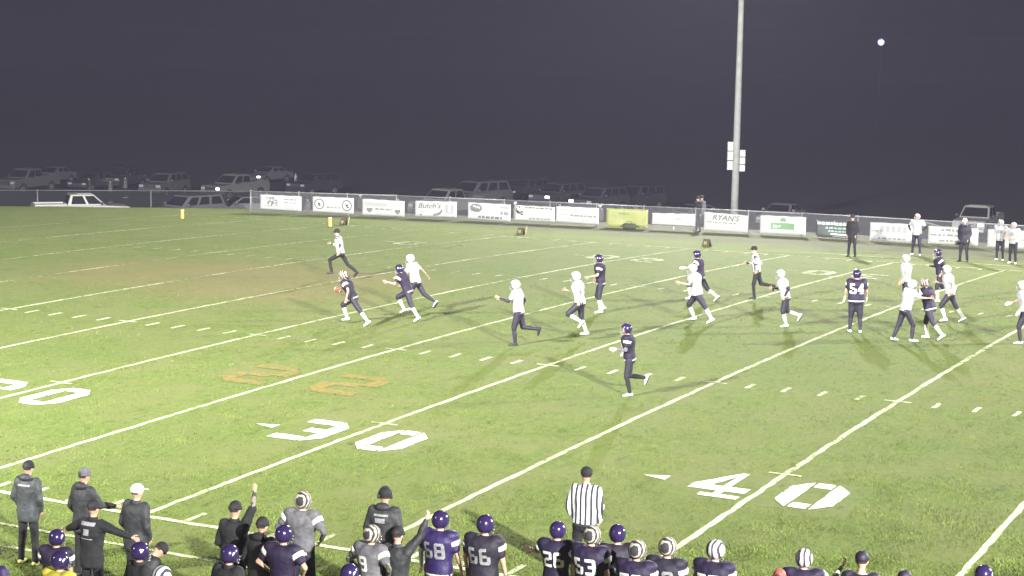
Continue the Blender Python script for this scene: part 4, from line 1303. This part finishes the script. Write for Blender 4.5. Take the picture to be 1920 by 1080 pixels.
        # helmet keeps its own upright frame so that stripes follow it
        for v, q in zip(me.vertices, vs): v.co = (Vector(((q - hc).dot(hr), (q - hc).dot(hf), (q - hc).dot(hd_up))))
        ho = obj('helmet', me, hm, e)
        ho.matrix_local = Matrix(((hr.x, hf.x, hd_up.x, hc.x), (hr.y, hf.y, hd_up.y, hc.y), (hr.z, hf.z, hd_up.z, hc.z), (0, 0, 0, 1)))
        sol = ho.modifiers.new('s', 'SOLIDIFY'); sol.thickness = .012; sol.offset = -1
        if o.get('stripe'):
            q = MB(); rr_ = []
            for i in range(13):
                th = R(35 + 125 * i / 12); c = Vector((0, math.cos(th) * (A[1] + .003), .018 * s + math.sin(th) * (A[2] + .003)))
                rr_.append(c)
            for c0, c1 in zip(rr_, rr_[1:]):
                q.add([c0 + Vector((-.016, 0, 0)), c0 + Vector((.016, 0, 0)), c1 + Vector((.016, 0, 0)), c1 + Vector((-.016, 0, 0))], [(0, 1, 2, 3)])
            q.build('helmet_stripe', CL[o['stripe']], ho)
        if o.get('decal'):  # flat pale spot on each side of the shell
            for sd in (-1, 1):
                c = Vector((sd * (A[0] + .001), -.02, .03)); q = MB()
                q.ellipsoid(c, [Vector((.006, 0, 0)), Vector((0, .042, 0)), Vector((0, 0, .034))], 10, 5)
                q.build('helmet_spot', CL[o['decal']], ho, True)
        mk = CL[o.get('maskm', 'mask')]
        for z, w in ((-.015, .10), (-.06, .095), (-.105, .08)):
            pts = [Vector((math.sin(a) * w * s, (.085 + math.cos(a) * .085) * s, z * s)) for a in [R(-80 + 20 * i) for i in range(9)]]
            MB().path(pts, .0065, 6).build('mask_bar', mk, ho)
        MB().path([Vector((0, .168 * s, -.012 * s)), Vector((0, .172 * s, -.06 * s)), Vector((0, .165 * s, -.105 * s))], .0065, 6).build('mask_bar', mk, ho)
    else:
        hb = MB()
        hb.ellipsoid(hc + hd_up * .030 * s - hf * .012 * s, [hr * .086 * s, hf * .098 * s, hd_up * .105 * s], 14, 8)
        if hat != 'hoodup':
            me = hb.mesh('hair', True)
            bmh = bmesh.new(); bmh.from_mesh(me)
            bmesh.ops.delete(bmh, geom=[f for f in bmh.faces if (f.calc_center_median() - hc).dot(hf) > .035 * s and (f.calc_center_median() - hc).dot(hd_up) < .07 * s or (f.calc_center_median() - hc).dot(hd_up) < -.04 * s], context='FACES')
            bmh.to_mesh(me); bmh.free()
            obj('hair', me, HAIR, e)
        if head[0] or o.get('face'):
            for sd in (-1, 1):
                MB().ellipsoid(hc + hf * .088 * s + hr * sd * .032 * s + hd_up * .012 * s, [hr * .014 * s, hf * .01 * s, hd_up * .008 * s], 8, 5).build('eye', EYE, e)
            MB().ellipsoid(hc + hf * .088 * s - hd_up * .062 * s, [hr * .024 * s, hf * .008 * s, hd_up * .007 * s], 8, 5).build('mouth', mat('lips', (.25, .1, .09), .5), e)
        hcol = CL.get(o.get('hat_mat', 'black'))
        if hat == 'beanie':
            q = MB().ellipsoid(hc + hd_up * .045 * s, [hr * .094 * s, hf * .108 * s, hd_up * .10 * s], 14, 8)
            bo = obj('beanie', remesh(q, .018, 2, 'beanie'), hcol, e)
            MB().tube(hc + hd_up * .008 * s, hc + hd_up * .045 * s, .104 * s, .106 * s, 16).build('cuff', hcol, bo, True)
        if hat == 'cap':
            q = MB().ellipsoid(hc + hd_up * .046 * s - hf * .006 * s, [hr * .099 * s, hf * .116 * s, hd_up * .100 * s], 14, 8)
            bo = obj('cap', remesh(q, .018, 2, 'cap'), hcol, e)
            c = hc + hd_up * .055 * s + hf * .10 * s
            MB().hexa([c - hr * .075 * s - hf * .02, c + hr * .075 * s - hf * .02, c + hr * .05 * s + hf * .08 * s - hd_up * .015, c - hr * .05 * s + hf * .08 * s - hd_up * .015] + [c - hr * .075 * s - hf * .02 + hd_up * .012, c + hr * .075 * s - hf * .02 + hd_up * .012, c + hr * .05 * s + hf * .08 * s - hd_up * .003, c - hr * .05 * s + hf * .08 * s - hd_up * .003]).build('visor', hcol, bo)
        if hat == 'hoodup':
            q = MB().ellipsoid(hc + hd_up * .02 * s - hf * .012 * s, [hr * .108 * s, hf * .12 * s, hd_up * .135 * s], 14, 9)
            q.capsule(hc - hd_up * .06 * s - hf * .03 * s, .10 * s, neck - up * .02 * s, .12 * s, 12)
            obj('hood', remesh(q, .02, 2, 'hood'), CL.get(o.get('hat_mat'), top), e)
        if o.get('headset'):
            q = MB(); q.path([hc + hr * (.105 * s * math.cos(a)) + hd_up * (.03 * s + .125 * s * math.sin(a)) for a in [R(180 * i / 10) for i in range(11)]], .009, 6)
            hs = q.build('headset_band', CL['bshoe'], e)
            for sd in (-1, 1):
                MB().tube(hc + hr * sd * .082 * s, hc + hr * sd * .115 * s, .04, .036, 12).build('earcup', CL['bshoe'], hs, True)
    return tag(e, label, cat, group), J, dict(pel=pel, up=up, rt=rt, fwd=fwd, hc=hc, where=where, heading=heading)

def football(e_where, label):
    e = empty('football', e_where[0], e_where[1]); e.rotation_euler = (R(20), R(10), e_where[1])
    q = MB(); n = 12; rings = []
    for i in range(9):
        t = -1 + 2 * i / 8; r = .086 * (1 - t * t) ** .75 + .002
        rings.append([Vector((r * math.cos(2 * math.pi * k / n), t * .14, r * math.sin(2 * math.pi * k / n))) for k in range(n)])
    q.loft(rings).build('leather', mat('brown leather', (.16, .06, .025), .55, 0, .15, 30), e, True)
    for y in (-.085, .085): MB().tube((0, y - .008, 0), (0, y + .008, 0), .062, .062, 14).build('stripe', CL['print'], e, True)
    for k in range(5): MB().box((0, -.035 + .0175 * k, .088), (.03, .006, .006)).build('lace', CL['print'], e)
    tag(e, label, 'football')

HOME = dict(top='home', pads=True, pants='navy', short_pants=True, hat='helmet', helmet='hdark', stripe='print', pad_mark='print', sock='whitepants', shoe='wshoe', belt='whitepants')
AWAY = dict(top='white', pads=True, pants='navy', short_pants=True, hat='helmet', helmet='hwhite', sock='whitepants', shoe='wshoe', belt='whitepants', pad_mark=None)
REF = dict(top='zebra', long=False, pants='black', hat='cap', hat_mat='black', shoe='bshoe', infl=1.12, belt='bshoe')
def W(base, **k):
    d = dict(base); d.update(k); return d
GP = 'players on the field'
# ---- on the field (pixel = where the supporting foot meets the turf)
def F(label, px, heading, pose, outfit, cat='football player', group=GP, **k):
    return person(label, cat, px, heading, pose, outfit, voxel=.027, group=group, **k)

F('official in striped shirt sprinting ahead of the ball carrier', (668, 524), 190, 'strideR', REF, 'referee', 'game officials', lift=.10, H=1.80, lean=10)
r, J, D = F('ball carrier in dark jersey with pale socks, long stride away from the pack', (690, 612), 196, 'stride', W(HOME, top='home_black', helmet='htiger', stripe=None, patches=((-.09, .09, -.06, .10, 'print', 'chest_mark'),)),
            la=((-40, 24), (10, 10)), ra=((20, 26), (95, -42)), ll=((-36, 6), (-40, 4)), rl=((56, 6), (-18, 3)), lean=26, H=1.76)
wp = J['rwr'].lerp(J['rel'], .25) + D['fwd'] * .10
M_ = Matrix.Rotation(R(D['heading'] - 90), 3, 'Z')
football((Vector(D['where']) + M_ @ wp, R(D['heading'] - 90)), "brown football tucked in the ball carrier's arm")
F('white jersey defender with one arm thrown back, chasing beside a dark teammate', (772, 584), 188, 'kick', W(AWAY, sock='navy'), lift=.04, lean=16, la=((20, 20), (70, 0)), ra=((-52, 34), (-30, 30)), ll=((30, 4), (-20, 3)), rl=((-32, 4), (-60, 3)))
F('dark jersey blocker running shoulder to shoulder with the white defender', (784, 603), 192, 'stride', W(HOME), lean=24, la=((30, 22), (100, -10)), ra=((-20, 25), (60, 5)), ll=((-20, 4), (-34, 3)), rl=((62, 5), (-30, 2)), H=1.76)
F('white jersey player in dark socks running alone near the hash marks', (966, 648), 196, 'kick', W(AWAY, sock='navy', shoe='bshoe', sleeve_mat='navy'), lean=8, ra=((-40, 14), (20, 4)), la=((40, 10), (108, -10)), rl=((-14, 2), (-84, 2)))
F('white jersey player with bent leading knee above his own shadow', (1099, 638), 198, 'strideR', W(AWAY, sleeve_mat=None), lift=.16, lean=10, ll=((46, 4), (-62, 3)), rl=((-4, 4), (-20, 3)))
F('dark jersey player jogging upright with back half turned', (1126, 587), 205, 'kick', W(HOME, glove=None, sock='whitepants'), lean=5, ll=((6, 3), (-8, 2)), rl=((14, 3), (-30, 2)), la=((14, 16), (80, 0)), ra=((-16, 18), (40, 0)))
F('dark jersey player half hidden behind a broad white jersey player', (1344, 566), 196, 'strideR', W(HOME, glove='wshoe'), lean=10, la=((42, 34), (88, 10)), ra=((-40, 20), (20, 6)))
F('broad white jersey lineman in wide stride with thick pale socks', (1334, 606), 200, 'stride', W(AWAY), lean=12, girth=1.14, H=1.86, ll=((-34, 8), (-30, 5)), rl=((34, 8), (-24, 4)), la=((30, 20), (100, -10)), ra=((-34, 24), (40, 0)))
F('official in striped shirt jogging behind the broad lineman', (1414, 566), 196, 'kick', REF, 'referee', 'game officials', lift=.10, H=1.76, rl=((-18, 2), (-82, 2)))
F('white jersey player with trailing heel kicked up and bare arms', (1474, 613), 202, 'kick', W(AWAY, sleeve_mat='navy', helmet='hwhite'), lean=14, ll=((10, 3), (-16, 2)), rl=((-8, 3), (-72, 2)), H=1.74)
F('dark jersey lineman standing square with 54 on the back', (1593, 623), 112, 'stand', W(HOME, number='54', num_size=.30, glove='print', sock='navy'), girth=1.2, H=1.86, la=((6, 20), (30, 2)), ra=((6, 20), (30, 2)))
F('white jersey player standing behind the tangled blockers', (1698, 584), 205, 'stand', W(AWAY), la=((4, 16), (40, 2)), ra=((-6, 18), (30, 4)))
F('white jersey blocker pushing against a dark jersey opponent', (1674, 638), 40, 'stride', W(AWAY, sock='navy'), lean=14, la=((60, 16), (88, -5)), ra=((60, 16), (88, -5)), ll=((-14, 6), (-22, 4)), rl=((26, 6), (-4, 4)))
F('dark purple jersey blocker leaning into a white jersey player', (1738, 634), 172, 'stride', W(HOME, helmet='htiger', stripe=None), lean=16, la=((58, 14), (90, -5)), ra=((58, 14), (90, -5)), ll=((-26, 8), (-44, 6)), rl=((24, 8), (-6, 5)), girth=1.12)
F('dark jersey player jogging behind the tangled blockers', (1758, 566), 198, 'kick', W(HOME, sleeve_mat='black'), H=1.8)
F('white jersey player turned away beside a dark jersey jogger', (1806, 604), 190, 'strideR', W(AWAY), lean=10, ll=((34, 6), (-20, 4)), rl=((-26, 6), (-34, 4)))
F('white jersey player coming in at the edge of play with gloves', (1913, 645), 190, 'stand', W(AWAY, sock='navy', glove='wshoe'), lean=8, la=((-10, 22), (30, 8)), ra=((24, 16), (70, 0)), ll=((18, 5), (-8, 4)), rl=((-16, 5), (-24, 4)))
F('dark jersey player in black sock running alone between the numbers and hash', (1181, 743), 203, 'kick', W(HOME, top='home', patches=((-.09, .09, -.06, .10, 'print', 'chest_mark'),), sock='black', sleeve_mat='greyk', glove='wshoe'), lean=7, ll=((8, 2), (-12, 2)), rl=((2, 2), (-84, 2)), ra=((-30, 12), (50, -5)), la=((8, 12), (92, -8)), head=(14, 0), H=1.74)
# ---- along the far sideline
SF = 'people along the visitor sideline'
COACH = dict(top='black', pants='black', hat='cap', hat_mat='black', shoe='bshoe', infl=1.2, face=True)
F('coach all in black standing before the dark slate banner', (1603, 482), 262, 'pockets', COACH, 'person', SF, H=1.82, girth=1.08)
F('white jersey player on the sideline with hands on hips and dark sleeves', (1710, 478), 268, 'hips', W(AWAY, short_pants=False, sleeve_mat='black'), group=SF)
F('heavy coach in dark tracksuit and white cap on the visitor sideline', (1813, 491), 262, 'pockets', W(COACH, top='navy', pants='navy', hat_mat='wshoe'), 'person', SF, H=1.84, girth=1.22)
F('white jersey player with dark pants waiting beside the tracksuit coach', (1880, 489), 265, 'stand', W(AWAY, short_pants=False, patches=((-.09, .09, -.06, .10, 'greyprint', 'chest_mark'),)), group=SF, H=1.76)
F('white jersey player with hands folded at the end of the sideline', (1904, 495), 258, 'stand', W(AWAY, short_pants=False, patches=((-.09, .09, -.06, .10, 'greyprint', 'chest_mark'),), pants='black'), group=SF, la=((10, 12), (70, -40)), ra=((10, 12), (70, -40)), H=1.76)
F('dark clothed figure leaning on the fence between two banners', (1312, 434), 250, 'stand', W(COACH, hat='beanie'), 'person', SF, H=1.72)
# ---- spectators beyond the fence, down in the car park
SP = 'spectators beyond the fence'
def spec(label, px, dist, heading, top, H=1.7, pants='black', hat='beanie', **k):
    P = on_ground_at(px, dist)
    person(label, 'person', (P.x, P.y, P.z), heading, 'stand', dict(top=top, pants=pants, hat=hat, hat_mat=k.pop('hat_mat', 'black'), shoe='wshoe', fingers=False), H=H, voxel=.04, group=SP, anchor='body', **k)
spec('spectator in a pale top beyond the ring seal banner', 578, 112, 250, 'greyk')
spec('spectator in a white coat with a child, behind the ring seal banner', 604, 111, 240, 'white', hat_mat='print')
spec('child in purple beside a white coated adult behind the fence', 614, 110.5, 240, 'purple', 1.5)
spec('lone spectator in grey behind the gap after the ring seal banner', 645, 112, 200, 'greyk', 1.65)
spec('spectator in a white cap crossing the car park behind the shield banner', 677, 116, 170, 'slate', hat='cap', hat_mat='wshoe')
spec('spectator far out in the car park in a white coat', 555, 150, 200, 'white')
spec('spectator bending in a grey coat behind the shield banner', 748, 113, 180, 'greyk', 1.6)
spec('spectator in white behind the black spotted banner', 968, 104, 220, 'white', 1.75, hat_mat='print')
spec('spectator in a dark coat behind the three column banner', 1052, 106, 230, 'slate', 1.7)
spec('spectator in a white cap behind the gap before the yellow banner', 1128, 104, 240, 'greyk', 1.75, hat='cap', hat_mat='wshoe')
spec('spectator in a grey hood above the yellow banner', 1174, 100, 250, 'slate', 1.75)
spec('shorter spectator beside the grey hooded one above the yellow banner', 1184, 100, 250, 'charcoal', 1.55)
spec('spectator in grey leaning on the rail above the narrow low banner', 1318, 92, 250, 'greyk', 1.75)
spec('spectator in purple behind the slanted capitals banner', 1350, 98, 260, 'purple', 1.7)
spec('spectator in a pale coat beside the light pole', 1362, 98, 255, 'greyk', 1.65)
spec('spectator far back among the parked cars behind the screened fence', 168, 138, 240, 'slate')
spec('spectator in a pale coat walking past the screened fence', 208, 134, 200, 'greyk')
spec('spectator in grey standing beyond the screened fence post', 236, 140, 200, 'greyk')

# ---- near sideline, seen from behind (pixel = top of the head)
NS = 'home players along the sideline'
NC = 'coaches and helpers along the home sideline'
def N(label, px, heading, pose, outfit, cat='football player', group=NS, **k):
    return person(label, cat, px, heading, pose, W(outfit, hat_h=.02), anchor='head', voxel=.022, group=group, **k)
JK = dict(top='charcoal', pants='black', hat='cap', shoe='bshoe', infl=1.24)
N('coach in black beanie, grey green jacket and pale yellow shoes', (53, 862), 96, 'pockets', W(JK, top='slate', hat='beanie', shoe='yshoe', hood=True, patches=((-.10, .12, .10, .13, 'greyprint', 'back_lettering'),)), 'person', NC, H=1.70)
N('helper in grey beanie and dark hooded coat beside the yellow shoed coach', (158, 876), 80, 'pockets', W(JK, top='charcoal', hat='beanie', hat_mat='greyk', hood=True), 'person', NC, H=1.76, ra=((30, 14), (80, 10)))
N('person with both arms spread wide and a pale back panel', (176, 936), 88, dict(lean=3, la=((20, 62), (50, 60)), ra=((25, 72), (30, 78)), ll=((2, 8), (-2, 6)), rl=((0, 8), (-4, 6))), W(JK, top='black', hat='beanie', patches=((-.13, .12, .14, .19, 'greyprint', 'back_panel'), (-.05, .05, .0, .09, 'greyprint', 'back_logo'), (-.11, .11, -.06, -.045, 'greyprint', 'back_lettering'))), 'person', NC, H=1.72)
N('helper in white cap and long dark coat', (257, 906), 84, 'pockets', W(JK, hat_mat='wshoe', top='charcoal'), 'person', NC, H=1.74, girth=1.1, head=(-10, 0))
N('small player in dark helmet with pale spot behind the spread arms', (106, 993), 100, 'stand', W(HOME, decal='print'), H=1.62)
N('player in dark helmet and yellow bib at the back of the group', (112, 1034), 84, 'stand', W(HOME, top='yellow', decal='print', pad_mark=None), H=1.72)
N('player in dark helmet wearing a black coat behind the white capped helper', (262, 1017), 70, 'pockets', W(JK, hat='helmet', helmet='hdark', decal='print', top='black'), H=1.72)
N('helper bent forward in a padded black coat with back lettering', (300, 1020), 60, 'pockets', W(JK, top='charcoal', hat='beanie', patches=((-.09, .07, .05, .075, 'greyprint', 'back_lettering'),)), 'person', NC, H=1.66, girth=1.3, lean=34, head=(0, 30))
N('player in silver helmet with dark stripes at the rear of the huddle', (303, 1062), 85, 'stand', W(HOME, helmet='hsilver', stripe=None), H=1.75)
N('player in dark helmet with pale spots wearing a black poncho', (430, 1022), 82, 'pockets', W(JK, hat='helmet', helmet='hdark', decal='print', stripe='print', top='black'), H=1.74, girth=1.2)
N('helper in dark coat and camouflage sleeve raising a fist', (441, 938), 92, dict(lean=2, la=((-6, 14), (30, -8)), ra=((165, 16), (172, 6)), ll=((2, 5), (-2, 4)), rl=((0, 5), (-4, 4)), curl=1.3), W(JK, top='black', sleeve_mat='camo', hat='beanie'), 'person', NC, H=1.78)
N('helper in long black coat next to the raised fist', (492, 968), 90, 'pockets', W(JK, top='black', hat='beanie', hood=True), 'person', NC, H=1.74)
N('player in tiger striped helmet and grey practice top', (568, 922), 96, 'hips', W(HOME, top='greyk', helmet='htiger', stripe=None, sleeve_mat='greyk'), H=1.82)
N('bare armed player in dark purple jersey with hand on hip', (532, 985), 94, 'hips', W(HOME, top='home', helmet='hdark'), H=1.76)
N('coach wearing a headset and black jacket', (722, 913), 100, 'pockets', W(JK, top='charcoal', headset=True, hood=True, patches=((-.11, .11, .12, .15, 'greyprint', 'back_lettering'), (-.09, .07, .02, .09, 'greyprint', 'back_logo'))), 'person', NC, H=1.80, girth=1.08, head=(30, 0))
N('player in grey practice top with camouflage sleeves', (697, 985), 80, 'hips', W(HOME, top='greyk', sleeve_mat='camo', number='9', num_mat='print', helmet='htiger', stripe=None), H=1.74)
N('player in dark helmet with pale spots behind the camouflage sleeves', (655, 1058), 84, 'stand', W(HOME, decal='print'), H=1.72)
N('player number 68 in purple jersey with white waistband', (826, 958), 92, 'stand', W(HOME, number='68', num_mat='greyprint', top='purple', belt='whitepants', pants='purple', sleeve_mat='whitepants', bare='r'), la=((6, 22), (20, 8)), ra=((4, 18), (24, 2)), girth=1.06)
N('helper in charcoal coat raising a bare hand beside number 68', (746, 985), 92, dict(POSE['pockets'], ra=((150, 26), (165, 16))), W(JK, top='charcoal', hat='beanie'), 'person', NC, H=1.72)
N('player number 66 in black jersey', (910, 966), 94, 'stand', W(HOME, number='66', num_mat='greyprint', top='home_black', glove='greyk'), la=((8, 20), (26, 4)), ra=((4, 16), (18, 4)), H=1.86, girth=1.1)
N('player number 26 in dark purple jersey with bare left arm', (1046, 978), 96, 'stand', W(HOME, number='26', top='home'), la=((40, 40), (80, 40)), H=1.74)
N('player number 53 in dark purple jersey shoulder to shoulder with 26', (1110, 986), 88, 'stand', W(HOME, number='53', top='home', helmet='htiger', stripe=None), girth=1.1)
N('player in dark jersey behind the 53 jersey turned sideways', (1158, 984), 120, 'stand', W(HOME, top='home_black'), H=1.8)
N('player number 70 in gold striped helmet', (1195, 1013), 90, 'stand', W(HOME, number='70', top='home', helmet='htiger', stripe='print'), girth=1.08)
N('player number 10 in black jersey beside the gold striped helmet', (1252, 1008), 90, 'stand', W(HOME, number='10', top='home_black', num_mat='greyprint', helmet='htiger', stripe=None), girth=1.0)
N('player number 22 in shiny silver striped helmet', (1342, 1013), 86, 'stand', W(HOME, number='22', top='home', helmet='hsilver', stripe='print'), girth=1.08, H=1.86)
N('official in black cap and striped shirt standing at the sideline', (1100, 874), 100, 'pockets', REF, 'referee', 'game officials', H=1.84, girth=1.08, head=(28, 0))
N('player in silver and dark striped helmet lifting a white towel arm', (1508, 1030), 104, dict(lean=3, la=((10, 14), (30, 0)), ra=((60, 40), (140, 30)), ll=((2, 5), (-2, 4)), rl=((0, 5), (-4, 4))), W(HOME, helmet='hsilver', stripe='print', sleeve_mat='whitepants'), H=1.76)
N('person in red sleeve beside the striped helmet', (1462, 1066), 92, 'stand', W(JK, top='red', hat='beanie', hat_mat='red'), 'person', NC, H=1.70)
N('coach in dark cap with bare neck and dark jacket', (1617, 1032), 98, 'pockets', W(JK, top='navy', hat_mat='navy', collar=False), 'person', NC, H=1.80, girth=1.1)
N('coach in low dark cap beside the bare necked coach', (1697, 1068), 96, 'pockets', W(JK, top='navy', hat_mat='navy'), 'person', NC, H=1.76)
N('player in dark and white helmet apart from the other players', (1845, 1060), 100, 'stand', W(HOME, decal='print', stripe='print'), H=1.78)
N('person in dark purple coat cut off beside the yellow bib', (-12, 1020), 90, 'pockets', W(JK, top='purple', hat='beanie'), 'person', NC, H=1.74)

bpy.data.scenes.remove(WORK)
